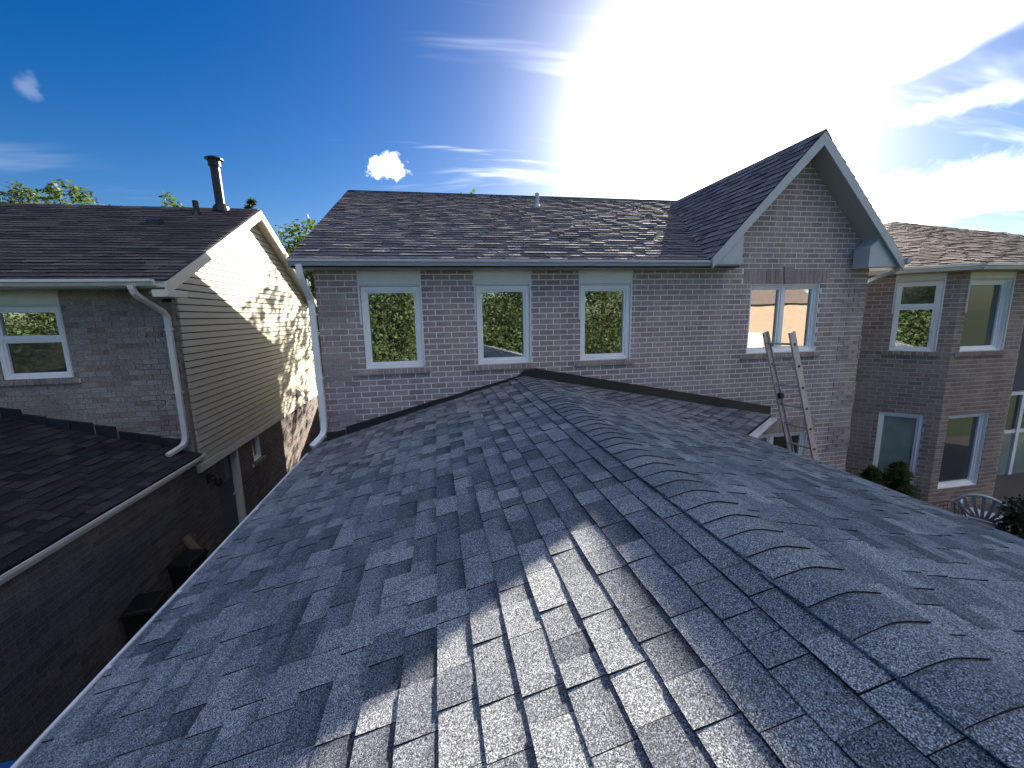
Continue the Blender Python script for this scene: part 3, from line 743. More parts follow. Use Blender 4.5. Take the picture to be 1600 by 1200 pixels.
# siding: each lap a board
PKY, PKZ, LSL = 10.72, 2.50, .49
lap = .114; z = -2.36; i = 0; sx = LX+.012
def sid_iv(z):
    y0, y1 = LY+.095, 14.50
    if z > .50: d_ = (z-.50)/LSL; y0 = max(y0, 7.0+d_-.05); y1 = min(y1, 14.45-d_+.05)
    return y0, y1
while z < 2.25:
    a0, a1 = sid_iv(z); c0, c1 = sid_iv(z+lap+.01)
    if c1-c0 < .1: break
    b = MB()
    g0 = .017; h0, h1 = sid_iv(z+g0)
    b.hexa([(sx-.02, h0, z+g0), (sx-.02, h1, z+g0), (sx+.024, h1, z+g0), (sx+.024, h0, z+g0)], [(sx-.02, c0, z+lap), (sx-.02, c1, z+lap), (sx+.012, c1, z+lap), (sx+.012, c0, z+lap)])
    b.build('siding_board', M_SID, LH); z += lap; i += 1
b = MB(); b.prism([(sx-.012, 7.3, .3), (sx-.012, 14.4, .3), (sx-.012, PKY, 2.28)], (-.1, 0, 0)); b.box((sx-.012, 7.5, -2.36), (sx-.08, 14.4, .31)); b.build('sheathing', M_DECK, LH)
b = MB(); b.box((sx-.02, LY-.02, -2.50), (sx+.045, 14.53, -2.365)); b.build('trim_board', M_GUTW, LH, bevel=.004)
b = MB(); b.box((sx-.01, 14.47, -2.36), (sx+.034, 14.54, .55)); b.build('corner_board', M_WHITE, LH)
# roof
lu = Vector((0, 1, LSL)).normalized(); EYL, EZL = 6.93, .60; RYL = 10.72; RZL = EZL+LSL*(RYL-EYL)
XR = -3.80
b = MB()
for ya, za in ((EYL+.02, EZL), (14.51, EZL)):
    q = [(-11.8, ya, za-.014), (XR, ya, za-.014), (XR, RYL, RZL-.014), (-11.8, RYL, RZL-.014)]
    b.hexa([Vector(p)-Vector((0, 0, .08)) for p in q], q)
lroof = b.build('roof', M_DECK, LH); LLL = math.hypot(RYL-EYL, RZL-EZL)
its = roof_shingles((-11.8, EYL, EZL), (1, 0, 0), lu, [(0, -.03), (8.02, -.03), (8.02, LLL), (0, LLL)], .143, [.24, .33, .45, .6, .8], (.013, .017), M_SH3, lroof, lambda c: False, rng)
its += roof_shingles((XR+.02, 14.51, EZL), (-1, 0, 0), Vector((0, -1, LSL)), [(0, 0), (8.0, 0), (8.0, LLL), (0, LLL)], .143, [.3, .5], (.005, .014), M_SH3, lroof, lambda c: False, rng)
emit(its, 'shingle', 0, 'shingle_remainder')
b = MB()
for i in range(42):
    x = -11.8+i*.19
    b.prism([(x, RYL-.13, RZL-.048), (x, RYL, RZL+.018), (x, RYL+.13, RZL-.048), (x, RYL+.13, RZL-.06), (x, RYL, RZL+.004), (x, RYL-.13, RZL-.06)], (.187, 0, 0))
b.build('ridge_strip', M_SH3, lroof)
for ya, sg in ((EYL, 1), (14.51, -1)):
    b = MB(); b.hexa([(XR-.001, ya-.06*sg, EZL-.22), (XR+.03, ya-.06*sg, EZL-.22), (XR+.03, RYL, RZL-.20), (XR-.001, RYL, RZL-.20)], [(XR-.001, ya-.06*sg, EZL-.045), (XR+.03, ya-.06*sg, EZL-.045), (XR+.03, RYL, RZL-.016), (XR-.001, RYL, RZL-.016)])
    b.build('rake_board', M_FASC, LH)
    b = MB(); b.hexa([(LX-.02, ya, EZL-.19), (XR, ya, EZL-.19), (XR, RYL, RZL-.15), (LX-.02, RYL, RZL-.15)], [(LX-.02, ya, EZL-.17), (XR, ya, EZL-.17), (XR, RYL, RZL-.13), (LX-.02, RYL, RZL-.13)])
    for k in range(1, 38):
        t = k/38; yy = ya+(RYL-ya)*t; zz_ = EZL-.19+(RZL-.15-EZL+.19)*t; b.box((LX, yy-.004, zz_-.005), (XR-.002, yy+.004, zz_+.004))
    b.build('soffit', M_SOFF, LH)
b = MB(); b.prism([(XR-.18, EYL-.05, EZL-.24), (XR+.028, EYL-.05, EZL-.24), (XR+.028, EYL+.42, EZL-.24), (XR-.18, EYL+.42, EZL-.24)], (0, 0, .10)); b.build('eave_return', M_FASC, LH)
gutter(LH, (-11.8, EYL-.005, EZL+.005), (-3.93, EYL-.005, EZL+.005), (0, -1, 0), .095, .11, M_GUTW)
b = MB(); b.box((-11.8, EYL, EZL-.10), (XR, EYL+.02, EZL-.015)); b.build('fascia', M_GUTW, LH)
b = MB(); b.box((-11.8, EYL+.021, .485), (LX+.2, LY+.03, .50)); b.build('soffit', M_SOFF, LH)
downspout(LH, [(-4.22, 6.87, .52), (-4.21, 6.88, .40), (-4.07, 7.30, .12), (-4.09, 7.335, -1.86), (-4.11, 7.31, -1.98), (-4.20, 7.02, -2.05)], M_GUTW)
window(LH, (lwin[0], LY, LS), (1, 0, 0), lwin[1]-lwin[0], LWT-LS, 'hung', recess=.055, mid=.60, head=.55-LS, sill=C2, sillmat=M_BR2, glass=[M_GL, M_GL2])
# flue, vent pipe and box vent
b = MB(); b.tube([(-4.53, 10.60, 2.25), (-4.55, 10.60, 3.34)], .092, 16); fl = b.build('flue', M_BLACK, LH, smooth=False)
b = MB(); b.tube([(-4.53, 10.6, 2.36), (-4.53, 10.6, 2.47), (-4.535, 10.6, 2.52)], [.18, .15, .11], 16); b.build('storm_collar', M_BLACK, fl)
b = MB(); b.tube([(-4.55, 10.6, 3.30), (-4.55, 10.6, 3.43)], .12, 16); b.tube([(-4.55, 10.6, 3.431), (-4.55, 10.6, 3.455), (-4.55, 10.6, 3.50)], [.175, .175, .08], 16); b.build('flue_cap', M_BLACK, fl)
b = MB(); b.tube([(-4.86, 10.25, 2.12), (-4.86, 10.25, 2.50)], .055, 12); b.tube([(-4.86, 10.25, 2.16), (-4.86, 10.25, 2.30)], [.12, .062], 12); b.build('vent_pipe', M_BLACK, LH)
b = MB(); b.prism([(-5.38, 9.45, 1.83), (-5.38, 9.45, 1.94), (-5.38, 9.55, 1.985), (-5.38, 9.68, 1.97)], (.2, 0, 0)); b.build('box_vent', M_BLACK, LH)
# garage wing roof of the left neighbour
GZ2, GS = -2.16, .30
gu = Vector((-1, 0, GS)).normalized()
b = MB(); q = [(-3.93, -2, GZ2-.012), (-3.93, LY-.02, GZ2-.012), (-8.0, LY-.02, GZ2+GS*4.07-.012), (-8.0, -2, GZ2+GS*4.07-.012)]
b.hexa([Vector(p)-Vector((0, 0, .1)) for p in q], q); glroof = b.build('garage_roof', M_DECK, LH)
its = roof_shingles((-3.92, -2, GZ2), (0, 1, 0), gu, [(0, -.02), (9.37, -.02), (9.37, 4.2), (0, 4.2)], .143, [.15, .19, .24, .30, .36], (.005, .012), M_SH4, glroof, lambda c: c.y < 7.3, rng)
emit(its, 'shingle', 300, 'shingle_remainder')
gutter(LH, (-3.955, -2, GZ2-.005), (-3.955, LY-.02, GZ2-.005), (1, 0, 0), .10, .11, M_GUTW)
b = MB(); b.box((-4.02, -2, GZ2-.15), (-3.957, LY-.03, GZ2-.015)); b.build('fascia', M_BLACK, LH)
# stepped flashing where the garage roof meets the wall
for i in range(12):
    x = -4.18-i*.30; zb = GZ2+GS*(-3.93-x)
    b = MB(); w_ = rng.uniform(.26, .30); hh = rng.uniform(.13, .19)
    b.hexa([(x-w_, LY-.006, zb+.02), (x, LY-.006, zb-.04), (x, LY-.02-rng.uniform(0, .02), zb-.04), (x-w_, LY-.02, zb+.02)], [(x-w_, LY-.006, zb+hh+.05), (x, LY-.006, zb+hh), (x, LY-.018, zb+hh-rng.uniform(0, .03)), (x-w_, LY-.018, zb+hh+.05)])
    b.build('step_flashing', M_FLASH, LH)
# side door, small window, lamp, dryer hood
b = MB(); b.box((LX-.16, 7.97, GZ+.2), (LX-.11, 8.72, -2.42)); dr = b.build('door', M_DOOR, LH)
b = MB(); b.box((LX-.115, 8.08, -3.05), (LX-.104, 8.62, -2.60)); b.build('door_light', M_GL2, dr)
b = MB(); b.box((LX-.112, 8.06, -4.0), (LX-.102, 8.64, -3.2)); b.build('door_panel', M_DOOR, dr)
b = MB(); b.tube([(LX-.11, 8.66, -3.42), (LX-.06, 8.66, -3.42)], .03, 10); b.build('handle', M_GUT, dr)
b = MB(); b.box((LX-.16, 8.72, GZ), (LX+.012, 8.80, -2.42)); b.box((LX-.16, 7.96, -2.42), (LX+.008, 8.8, -2.37)); b.box((LX-.16, 7.96, GZ), (LX-.10, 8.8, GZ+.2)); b.build('door_frame', M_GUTW, LH)
window(LH, (LX, 9.45, -3.05), (0, 1, 0), .41, .63, recess=.06, sill=C2, sillmat=M_BR2, fw=.045, glass=M_GL2)
b = MB(); b.box((LX, 7.62, -2.78), (LX+.03, 7.74, -2.62)); b.tube([(LX+.03, 7.68, -2.67), (LX+.11, 7.68, -2.66), (LX+.15, 7.68, -2.72)], [.02, .02, .035], 10); b.tube([(LX+.15, 7.68, -2.70), (LX+.15, 7.68, -2.80), (LX+.15, 7.68, -2.86)], [.05, .065, .03], 12); b.build('wall_lamp', M_BLACK, LH)
b = MB(); b.box((sx+.02, 12.50, -2.22), (sx+.04, 12.78, -1.96)); b.prism([(sx+.04, 12.54, -2.18), (sx+.04, 12.54, -1.98), (sx+.10, 12.54, -2.04), (sx+.17, 12.54, -2.20)], (0, .2, 0)); b.build('dryer_hood', M_WHITE, LH)

# ================================================================== right neighbour with angled bay
RH = thing('bay_house', (11.5, 9.0, GZ), 'dark brown brick house with angled bay, hip roof and patio door, beyond the ladder', 'house')
A0 = Vector((8.60, 7.108, 0)); A1 = Vector((9.53, 6.178, 0)); eA = (A1-A0).normalized(); LA = (A1-A0).length
C3 = .0835; RZ0 = -.855; BX1 = 11.22
wa = (.44, 1.09)
ha = [(wa[0], wa[1], RZ0, .70), (wa[0]-.02, wa[1]+.0, -3.60, -2.10)]
wb = (.20, 1.22)
hb = [(wb[0], wb[1], RZ0, .70), (wb[0], wb[1], -3.62, -2.10)]
awall = wall_panel('wall', RH, A0, eA, 0, LA, GZ, .62, ha, M_MO3)
bwall = wall_panel('wall', RH, A1, (1, 0, 0), 0, BX1-A1.x, GZ, .62, hb, M_MO3)
its = brick_wall(A0, eA, [(0, GZ), (LA, GZ), (LA, .62), (0, .62)], ha, RZ0, C3, .222, M_BR3, awall, lambda c: c.z > -3.7 and c.x > 8.75, proud=.005)
its += brick_wall(A1, (1, 0, 0), [(0, GZ), (BX1-A1.x, GZ), (BX1-A1.x, .62), (0, .62)], hb, RZ0, C3, .222, M_BR3, bwall, lambda c: c.z > -4.0, proud=.005)
emit(its, 'brick', 300, 'brick_remainder')
A = lambda s, zz_: A0+eA*s+Vector((0, 0, zz_))
window(RH, A(wa[0], RZ0), eA, wa[1]-wa[0], 1.335, 'hung', recess=.05, mid=.86, head=.62-RZ0, sill=C3, sillmat=M_BR3, glass=[M_GL2, M_GL])
window(RH, A(wa[0]-.02, -3.60), eA, wa[1]-wa[0]+.02, 1.50, recess=.05, glass=M_GLF)
window(RH, (A1.x+wb[0], A1.y, RZ0), (1, 0, 0), wb[1]-wb[0], 1.335, recess=.10, head=.62-RZ0, sill=C3, sillmat=M_BR3, glass=M_GL2)
window(RH, (A1.x+wb[0], A1.y, -3.62), (1, 0, 0), wb[1]-wb[0], 1.52, recess=.10, glass=M_GL2)
# side walls, recessed slate siding over the patio door
b = MB(); b.hexa([A0-Vector((0, 0, -GZ)), A0+Vector((.15, .1, GZ)), Vector((8.75, 15, GZ)), Vector((8.60, 15, GZ))], [A0+Vector((0, 0, .62)), A0+Vector((.15, .1, .62)), Vector((8.75, 15, .62)), Vector((8.60, 15, .62))]); b.box((BX1-.15, A1.y+.18, GZ), (BX1, 7.4, .62)); b.build('wall', M_FB2, RH)
b = MB()
z = -2.0
while z < .6:
    b.hexa([(BX1, 7.40, z), (18, 7.40, z), (18, 7.378, z), (BX1, 7.378, z)], [(BX1, 7.40, z+.125), (18, 7.40, z+.125), (18, 7.393, z+.125), (BX1, 7.393, z+.125)]); z += .12
b.box((BX1, 7.40, GZ), (18, 7.5, .62)); b.build('slate_siding', M_DARKSID, RH)
pd = place(bpy.data.objects.new('patio_door', None), RH, (13.6, 7.3, PZ))
b = MB(); b.box((BX1+.02, 7.30, -2.10), (16, 7.385, -2.02)); b.box((BX1+.02, 7.30, -4.55), (16, 7.385, -4.30)); 
for x in (12.4, 13.62, 14.8): b.box((x, 7.29, -4.3), (x+.10, 7.38, -2.1))
b.build('frame', M_WHITE, pd)
for xa, xb in ((11.24, 12.4), (12.5, 13.62), (13.72, 14.8)):
    b = MB(); b.box((xa, 7.34, -2.95), (xb, 7.35, -2.1)); b.build('pane', M_GL2, pd)
    b = MB(); b.box((xa, 7.33, -4.3), (xb, 7.36, -3.05)); b.build('pane', M_GLF, pd)
    b = MB(); b.box((xa, 7.31, -3.04), (xb, 7.37, -2.96)); b.build('rail', M_WHITE, pd)
# hip roof
ez = .72
E0 = Vector((8.30, 7.0, ez)); E1 = Vector((9.40, 5.86, ez)); E2 = Vector((18.0, 5.86, ez)); Eb = Vector((8.3, 15.2, ez))
K0 = Vector((11.10, 10.2, 2.36)); K1 = Vector((20, 12.9, 2.36))
def rp(x, y, zz_=None):
    d = fwd+rt*((x-800)/FPX)-up*((y-600)/FPX); return d
d = rp(1395, 347); K0 = d*(2.40/d.z); d = rp(1600, 378); K1 = d*(2.40/d.z); K1 = K0+(K1-K0)*1.6
K0n = K0
b = MB(); b.poly([E0, E1, K0n]); b.poly([E1, E2, K1, K0n]); b.poly([Eb, E0, K0n]); b.poly([E0-Vector((0, 0, .02)), Eb-Vector((0, 0, .02)), E2+Vector((0, 9, -.02)), E2-Vector((0, 0, .02)), E1-Vector((0, 0, .02))])
hroof = b.build('hip_roof', M_DECK, RH)
def tri_roof(P0, P1, P2, P3=None):
    e_ = (P1-P0).normalized(); nn = (P1-P0).cross(P2-P0).normalized(); nn = nn if nn.z > 0 else -nn; u_ = nn.cross(e_)
    if (P2-P0).dot(u_) < 0: u_ = -u_
    pl_ = [(0, 0), ((P1-P0).length, 0), ((P2-P0).dot(e_), (P2-P0).dot(u_))]
    if P3 is not None: pl_.append(((P3-P0).dot(e_), (P3-P0).dot(u_)))
    return roof_shingles(P0+nn*.012, e_, u_, pl_, .143, [.2, .3, .4], (.006, .013), M_SH3, hroof, lambda c: False, rng)
its = tri_roof(E0, E1, K0n)+tri_roof(E1, E2, K0n)+tri_roof(Eb, E0, K0n)
emit(its, 'shingle', 0, 'shingle_remainder')
b = MB(); b.poly([E2, K1, K0n]); b.build('roof_slope', M_SH3, hroof)
og = Vector((eA.y, -eA.x, 0))
gutter(RH, E0+Vector((0, 0, .01)), E1+Vector((0, 0, .01)), (-.707, -.707, 0), .10, .11, M_GUTW)
gutter(RH, E1+Vector((-.03, 0, .01)), E2+Vector((0, 0, .01)), (0, -1, 0), .10, .11, M_GUTW)
b = MB(); b.prism([E0-Vector((0, 0, .1)), E1-Vector((0, 0, .1)), E2-Vector((0, 0, .1)), Vector((18, 7.5, .62)), Vector((8.6, 7.5, .62))], (0, 0, .012)); b.build('soffit', M_SOFF, RH)
# roof vent
d = rp(1550, 372); t = 2.33/d.z; V = d*t
b = MB(); b.box(V+Vector((-.16, -.16, -.25)), V+Vector((.16, .16, .12))); b.prism([V+Vector((-.28, -.22, .13)), V+Vector((.28, -.22, .15)), V+Vector((.28, -.22, .17)), V+Vector((-.28, -.22, .15))], (0, .44, 0)); b.build('roof_vent', M_GUT, RH)

# ================================================================== ladder
def rail_pt(a, dzx, z): return Vector((a.x+dzx*(a.z-z), a.y, z))
KL = .93
la = Vector((5.196, 5.85, -.351))*KL; ra = Vector((5.318, 5.45, -.34))*KL
LD = thing('extension_ladder', (5.9, 5.2, GZ), 'aluminium ladder leaning on the extension eave in front of the double window', 'ladder')
zb = GZ+.005
ld_d = (rail_pt(la, .337, -2)-rail_pt(la, .337, -1)).normalized(); wdir = Vector((0, 1, 0)).cross(ld_d).normalized()
rails = []
for a, k in ((la, .337), (ra, .321)):
    p0, p1 = rail_pt(a, k, a.z), rail_pt(a, k, zb)
    b = MB()
    sgn = 1 if a is la else -1
    for (w0, w1, t0, t1) in ((-.046, .046, -.004, .0), (-.046, -.038, -.0, .026), (.038, .046, 0, .026)):
        o = Vector((0, -1, 0))*sgn
        q = [p0+wdir*w0+o*t0, p0+wdir*w1+o*t0, p0+wdir*w1+o*t1, p0+wdir*w0+o*t1]; q2 = [v+(p1-p0) for v in q]
        b.hexa(q, q2)
    rails.append(b.build('rail', M_ALU, LD))
n = 0; z = -.49
while z > zb+.15:
    pa, pb = rail_pt(la, .337, z), rail_pt(ra, .321, z)
    b = MB(); b.tube([pa, pb], .016, 10); rg = b.build('rung', M_ALU, LD, smooth=True)
    for p, s in ((pa, 1), (pb, -1)):
        b = MB(); b.tube([p+Vector((0, .001*s, 0)), p+Vector((0, .009*s, 0))], .02, 10); b.build('rung_end', M_BLACK, rg)
    z -= .335*.95
b = MB(); p = rail_pt(la, .337, -1.30); b.box(p+Vector((-.02, -.06, -.05)), p+Vector((.05, .01, .03))); b.build('rung_lock', M_BLACK, LD)

# ================================================================== garden furniture, bins
def garden_chair(base, rot):
    ch = thing('garden_chair', base, 'white plastic fan back garden chair behind the dark hedge', 'chair')
    Rm = Matrix.Rotation(rot, 3, 'Z'); B = Vector(base)
    P = lambda x, y, z: B+Rm @ Vector((x, y, z))
    b = MB()   # seat
    b.hexa([P(-.25, -.22, .40), P(.25, -.22, .40), P(.22, .24, .37), P(-.22, .24, .37)], [P(-.25, -.22, .43), P(.25, -.22, .43), P(.22, .24, .40), P(-.22, .24, .40)]); b.build('seat', M_CHAIR, ch, bevel=.01)
    for x, y in ((-.24, -.2), (.24, -.2), (-.2, .26), (.2, .26)):
        b = MB(); b.tube([P(x*1.12, y*1.15, 0), P(x, y, .40)], [.022, .03], 8); b.build('leg', M_CHAIR, ch)
    b = MB(); pts = []
    for i in range(15):
        t = math.pi*(1.10-1.20*i/14); pts.append(P(.33*math.cos(t), .30+.10*(math.sin(t)*.42+.3), .58+.30*math.sin(t)))
    b.tube(pts, .026, 8); b.build('back_rim', M_CHAIR, ch, smooth=True)
    for i in range(7):
        u = -1+2*i/6; t = math.pi/2-u*1.22
        b = MB(); p0 = Vector((u*.12, .25, .42)); p2 = Vector((.32*math.cos(t), .30+.10*(math.sin(t)*.42+.3), .58+.29*math.sin(t))); p1 = (p0+p2)/2+Vector((u*.03, .015, 0))
        b.sweep([(-.019, -.006), (.019, -.006), (.023, .006), (-.023, .006)], [P(*p0), P(*p1), P(*p2)], Rm @ Vector((1, 0, 0))); b.build('slat', M_CHAIR, ch)
    for s in (-1, 1):
        b = MB(); b.tube([P(s*.27, .30, .62), P(s*.31, .05, .62), P(s*.30, -.20, .60), P(s*.27, -.23, .41)], .024, 8); b.build('armrest', M_CHAIR, ch)
garden_chair((9.45, 5.25, PZ), R(112))
mc = thing('mesh_chair', (8.55, 5.05, PZ), 'dark metal chair with round mesh back beside the white garden chair', 'chair')
b = MB(); pts = [Vector((8.55+.27*math.cos(t)*.9, 5.22-.27*math.cos(t)*.4+.05*math.sin(t), -3.62+.30*math.sin(t))) for t in [2*math.pi*i/20 for i in range(21)]]
b.tube(pts, .013, 6, False); b.build('back_frame', M_WOOD, mc)
b = MB()
for i in range(-4, 5):
    u = i/5; hgt = math.sqrt(1-u*u); c = Vector((8.55+.243*u, 5.22-.108*u, -3.62)); b.tube([c-Vector((0, 0, .29*hgt)), c+Vector((0, .03, .29*hgt))], .004, 4)
    c2 = Vector((8.55, 5.22, -3.62+.29*u)); b.tube([c2-Vector((.243*hgt, -.108*hgt, 0)), c2+Vector((.243*hgt, -.108*hgt, 0))], .004, 4)
b.build('back_mesh', M_BLACK, mc)
b = MB(); b.box((8.33, 4.80, PZ+.40), (8.77, 5.18, PZ+.43)); b.build('seat', M_BLACK, mc)
for x, y in ((8.35, 4.82), (8.75, 4.82), (8.35, 5.2), (8.75, 5.2)):
    b = MB(); b.tube([(x, y, PZ), (x, y, PZ+.42)], .012, 6); b.build('leg', M_BLACK, mc)
def wheelie(base, rot, m, label, hgt=1.0, ws=1.0):
    t = thing('wheeled_bin', base, label, 'bin'); Rm = Matrix.Rotation(rot, 3, 'Z'); B = Vector(base); P = lambda x, y, z: B+Rm @ Vector((x*ws, y*ws, z))
    b = MB(); b.hexa([P(-.20, -.22, .05), P(.20, -.22, .05), P(.20, .22, .05), P(-.20, .22, .05)], [P(-.27, -.30, hgt*.92), P(.27, -.30, hgt*.92), P(.27, .30, hgt*.92), P(-.27, .30, hgt*.92)]); b.build('body', m, t, bevel=.02)
    b = MB(); b.hexa([P(-.29, -.33, hgt*.925), P(.29, -.33, hgt*.925), P(.29, .33, hgt*.925), P(-.29, .33, hgt*.925)], [P(-.24, -.30, hgt), P(.24, -.30, hgt), P(.25, .30, hgt*1.02), P(-.25, .30, hgt*1.02)]); b.build('lid', m, t, bevel=.015)
    b = MB(); b.tube([P(-.24, .36, hgt*.93), P(.24, .36, hgt*.93)], .016, 8); b.build('handle', m, t)
    for s in (-1, 1):
        b = MB(); b.tube([P(s*.19, .22, .09), P(s*.24, .22, .09)], .09, 14); b.build('wheel', M_BLACK, t)
wheelie((-3.78, 5.45, GZ+.03), R(8), M_BIN, 'black wheeled bin in the dark alley, nearer the camera', .80, .62)
wheelie((-3.76, 6.35, GZ+.03), R(-6), M_BIN, 'black wheeled bin in the dark alley, beside the leaning plank', .86, .62)
wheelie((-3.35, 3.05, GZ+.03), R(4), M_BINB, 'bright blue bin at the very bottom of the alley', .92)
b = MB(); b.hexa([(-3.50, 6.72, GZ+.03), (-3.46, 6.72, GZ+.03), (-3.46, 6.86, GZ+.03), (-3.50, 6.86, GZ+.03)], [(-4.0, 6.68, -3.30), (-3.96, 6.68, -3.30), (-3.96, 6.82, -3.30), (-4.0, 6.82, -3.30)]); tag(b.build('plank', M_WOOD, origin=(-3.48, 6.8, GZ+.03)), 'brown wooden plank leaning on the alley brick wall by the bins', 'plank')
# fence at the end of the alley
fn = thing('wooden_fence', (-2.8, 15.6, GZ), 'weathered board fence closing the far end of the alley', 'fence')
for i in range(17):
    x = -4.3+i*.17
    b = MB(); b.box((x, 15.6, GZ+.01), (x+.155, 15.625, -2.35+rng.uniform(-.02, .02))); b.build('board', M_WOOD2, fn)
for x in (-4.2, -2.0):
    b = MB(); b.box((x, 15.63, GZ), (x+.1, 15.72, -2.3)); b.build('post', M_WOOD2, fn)

# ================================================================== trees and shrubs
def leaves(mb, c, rad, n, size, r, flat=1.0, shell=.35):
    cx, cy, cz = c
    for _ in range(n):
        while True:
            x, y, z = r.uniform(-1, 1), r.uniform(-1, 1), r.uniform(-1, 1); d2 = x*x+y*y+z*z
            if shell*r.random() < d2 < 1: break
        p = Vector((cx+x*rad[0], cy+y*rad[1], cz+z*rad[2]))
        a = Vector((r.gauss(0, 1), r.gauss(0, 1), r.gauss(0, .7)-.25)).normalized(); q = a.cross(Vector((r.gauss(0, .5), r.gauss(0, .5), 1))).normalized()
        s = size*r.uniform(.6, 1.25); i = len(mb.v)
        mb.v += [tuple(p), tuple(p+a*s*.5+q*s*.33), tuple(p+a*s), tuple(p+a*s*.5-q*s*.33)]; mb.f.append((i, i+1, i+2, i+3)); mb.m.append(0)
def tree(base, label, crown_z, rad, nclump, per, size, seed, m=None, group='trees around the houses', name='maple_tree', cat='tree'):
    r = random.Random(seed); B = Vector(base); m = m or M_LEAF
    t = thing(name, base, label, cat, group); C = Vector((B.x, B.y, crown_z))
    b = MB(); tr = .018*(crown_z+rad[2]-B.z)+.05
    b.tube([B, B+(C-B)*.4+Vector((r.uniform(-.1, .1), r.uniform(-.1, .1), 0)), C, C+Vector((0, 0, rad[2]*.6))], [tr, tr*.8, tr*.55, tr*.15], 10)
    cents = []
    for i in range(nclump):
        while True:
            v = Vector((r.uniform(-1, 1), r.uniform(-1, 1), r.uniform(-1, 1)))
            if .12 < v.length < .95: break
        cents.append(C+Vector((v.x*rad[0], v.y*rad[1], v.z*rad[2])))
    for c in cents[::3]:
        s = B+(C-B)*r.uniform(.55, 1.0); mid = (s+c)/2+Vector((0, 0, -.1*rad[2])); b.tube([s, mid, c], [tr*.35, tr*.22, tr*.06], 6)
    b.build('trunk', M_BARK, t)
    b = MB()
    for c in cents:
        k = r.uniform(.22, .40); leaves(b, c, (rad[0]*k, rad[1]*k, rad[2]*k*.8), int(per*r.uniform(.6, 1.3)), size, r)
    b.build('crown', m, t, fixn=False); return t
def conifer(base, label, top, rad, tiers, per, size, seed, m, name='spruce_tree', cat='tree', group=None, trunkr=.12):
    r = random.Random(seed); B = Vector(base); t = thing(name, base, label, cat, group); Hh = top-B.z
    b = MB(); b.tube([B, (B.x, B.y, top-.05)], [trunkr, .015], 8); b.build('trunk', M_BARK, t)
    b = MB()
    for i in range(tiers):
        f = i/(tiers-1); z = B.z+Hh*(.08+.90*f); rr = rad*(1-f)**.8*r.uniform(.8, 1.1)+.03
        nb = max(4, int(11*(1-f)+4))
        for j in range(nb):
            an = r.uniform(0, 6.283)
            for k in range(per):
                s = (k+r.random())/per; p = Vector((B.x+math.cos(an)*rr*s, B.y+math.sin(an)*rr*s, z-.25*rr*s+.15*rr*s*s))
                a = Vector((math.cos(an)+r.gauss(0, .7), math.sin(an)+r.gauss(0, .7), r.gauss(-.1, .5))).normalized(); q = a.cross(Vector((r.gauss(0, .4), r.gauss(0, .4), 1))).normalized(); sz = size*r.uniform(.6, 1.2)
                ii = len(b.v); b.v += [tuple(p), tuple(p+a*sz*.5+q*sz*.16), tuple(p+a*sz), tuple(p+a*sz*.5-q*sz*.16)]; b.f.append((ii, ii+1, ii+2, ii+3)); b.m.append(0)
    b.build('crown', m, t, fixn=False); return t
BK = 'backyard trees behind the houses'
tree((-18.3, 24, GZ), 'leafy tree showing above the dark roof ridge at the far left', 4.6, (1.7, 1.7, 2.1), 26, 120, .20, 1, group=BK)
tree((-15.6, 24, GZ), 'broad leafy tree top behind the dark roof ridge, left of the vent pipe', 4.2, (2.3, 2.0, 2.2), 30, 120, .20, 2, group=BK)
tree((-13.9, 26, GZ), 'small leafy tip behind the dark roof ridge, close to the vent pipe', 5.0, (1.0, 1.0, 1.75), 18, 90, .20, 3, group=BK)
conifer((-7.9, 21.5, GZ), 'dark spruce tip rising behind the cream gable', 5.45, 1.9, 34, 26, .26, 4, M_LEAF2, group=BK)
tree((-6.3, 24, GZ), 'green leafy tree between the cream gable and the brick house roof', 2.6, (2.0, 2.0, 2.3), 34, 130, .22, 5, group=BK)
tree((-4.9, 18.2, GZ), 'leafy shrubby tree at the end of the alley behind the fence', -1.6, (1.3, 1.2, 1.9), 24, 110, .17, 6, group=BK)
tree((3.4, 21.8, GZ), 'leafy tree just showing over the main roof ridge', 3.2, (3.4, 2.0, 2.6), 34, 85, .24, 8, group=BK)
ST = 'street trees reflected in the upper windows'
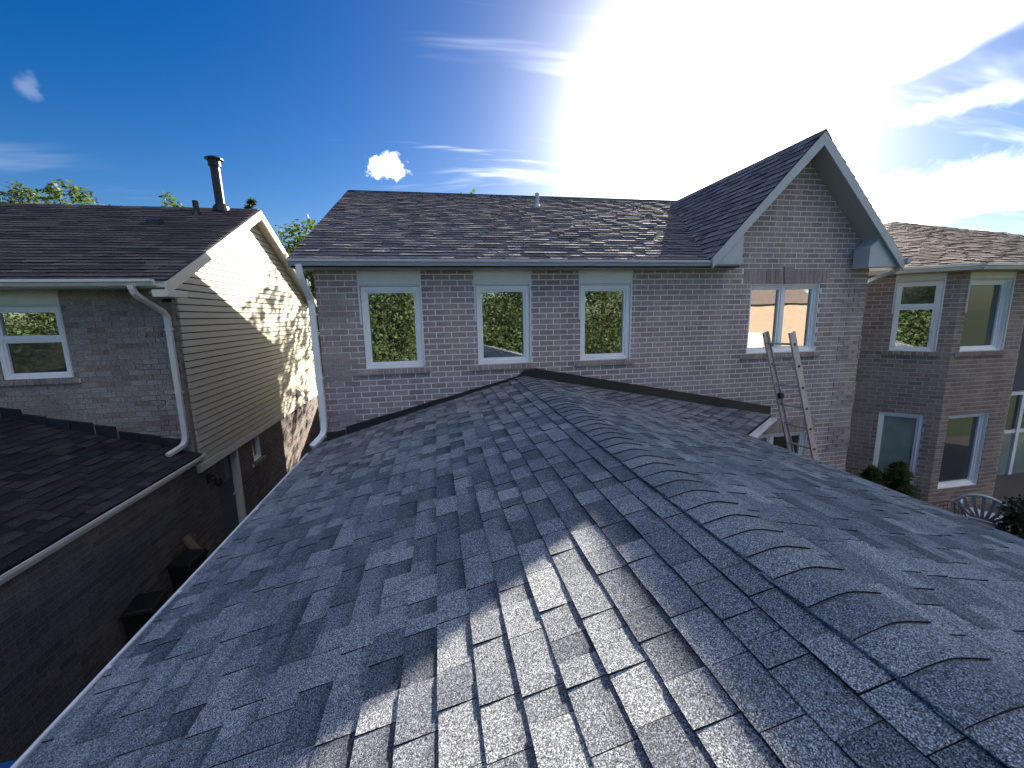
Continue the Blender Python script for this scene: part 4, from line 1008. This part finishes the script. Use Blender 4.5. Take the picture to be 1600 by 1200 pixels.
for i, (x, y, rx, lab) in enumerate(((-2.6, -12.5, 3.3, 'street tree reflected in the window nearest the white downspout'), (4.2, -13, 3.4, 'street tree reflected in the middle upper window'), (10.8, -13.5, 3.6, 'street tree reflected in the third upper window'), (-21.5, -14, 5.0, 'street tree reflected in the window above the garage roof'))):
    tree((x, y, GZ), lab, -.4, (rx, 2.4, 4.0), 90, 240, .21, 20+i, group=ST, name='street_tree')
# evergreen shrubs under the bay
conifer((8.46, 6.02, GZ), 'small green cone shaped cedar in front of the bay window', -2.86, .62, 34, 26, .11, 31, M_LEAF3, 'cedar_shrub', 'shrub', None, .03)
conifer((8.12, 6.20, GZ), 'low rounded green cedar beside the cone shaped one', -3.02, .60, 28, 26, .11, 32, M_LEAF3, 'cedar_shrub', 'shrub', None, .03)
def shrub(base, label, rad, n, size, seed, m, name='shrub'):
    r = random.Random(seed); t = thing(name, base, label, 'shrub'); B = Vector(base); b = MB()
    for i in range(7):
        an = r.uniform(0, 6.28); b.tube([B, B+Vector((math.cos(an)*rad[0]*.5, math.sin(an)*rad[1]*.5, rad[2]*1.3))], [.02, .006], 5)
    b.build('stem', M_BARK, t); b = MB()
    for i in range(16):
        c = B+Vector((r.uniform(-.8, .8)*rad[0], r.uniform(-.8, .8)*rad[1], rad[2]*r.uniform(.5, 1.7))); leaves(b, c, tuple(k*.42 for k in rad), n//16, size, r)
    b.build('crown', m, t, fixn=False)
shrub((7.95, 6.45, GZ), 'thin russet shrub at the corner of the plum brick house', (.4, .35, .45), 1400, .06, 33, M_LEAF4)
shrub((9.35, 4.45, PZ), 'dark green hedge in front of the white garden chair', (.95, .40, .50), 9000, .06, 34, M_LEAF2, 'hedge')

# ================================================================== house across the street, seen in the double window
XH = thing('orange_brick_house', (27, -24, GZ), 'orange brick house across the street, reflected in the double window', 'house')
b = MB(); b.box((20, -30, GZ), (36, -22, .6)); b.build('wall', M_FB3, XH)
b = MB(); b.prism([(19.5, -21.6, .55), (19.5, -30.4, .55), (19.5, -26, 3.0)], (17, 0, 0)); b.build('roof', M_SH3, XH)
for x in (21.5, 25.5, 30): 
    window(XH, (x+1.6, -22, -1.6), (-1, 0, 0), 1.6, 1.3, 'double', recess=.05)
for x in (23, 28):
    b = MB(); b.box((x, -21.99, GZ), (x+2.6, -21.9, GZ+2.2)); b.build('garage_door', M_WHITE, XH)
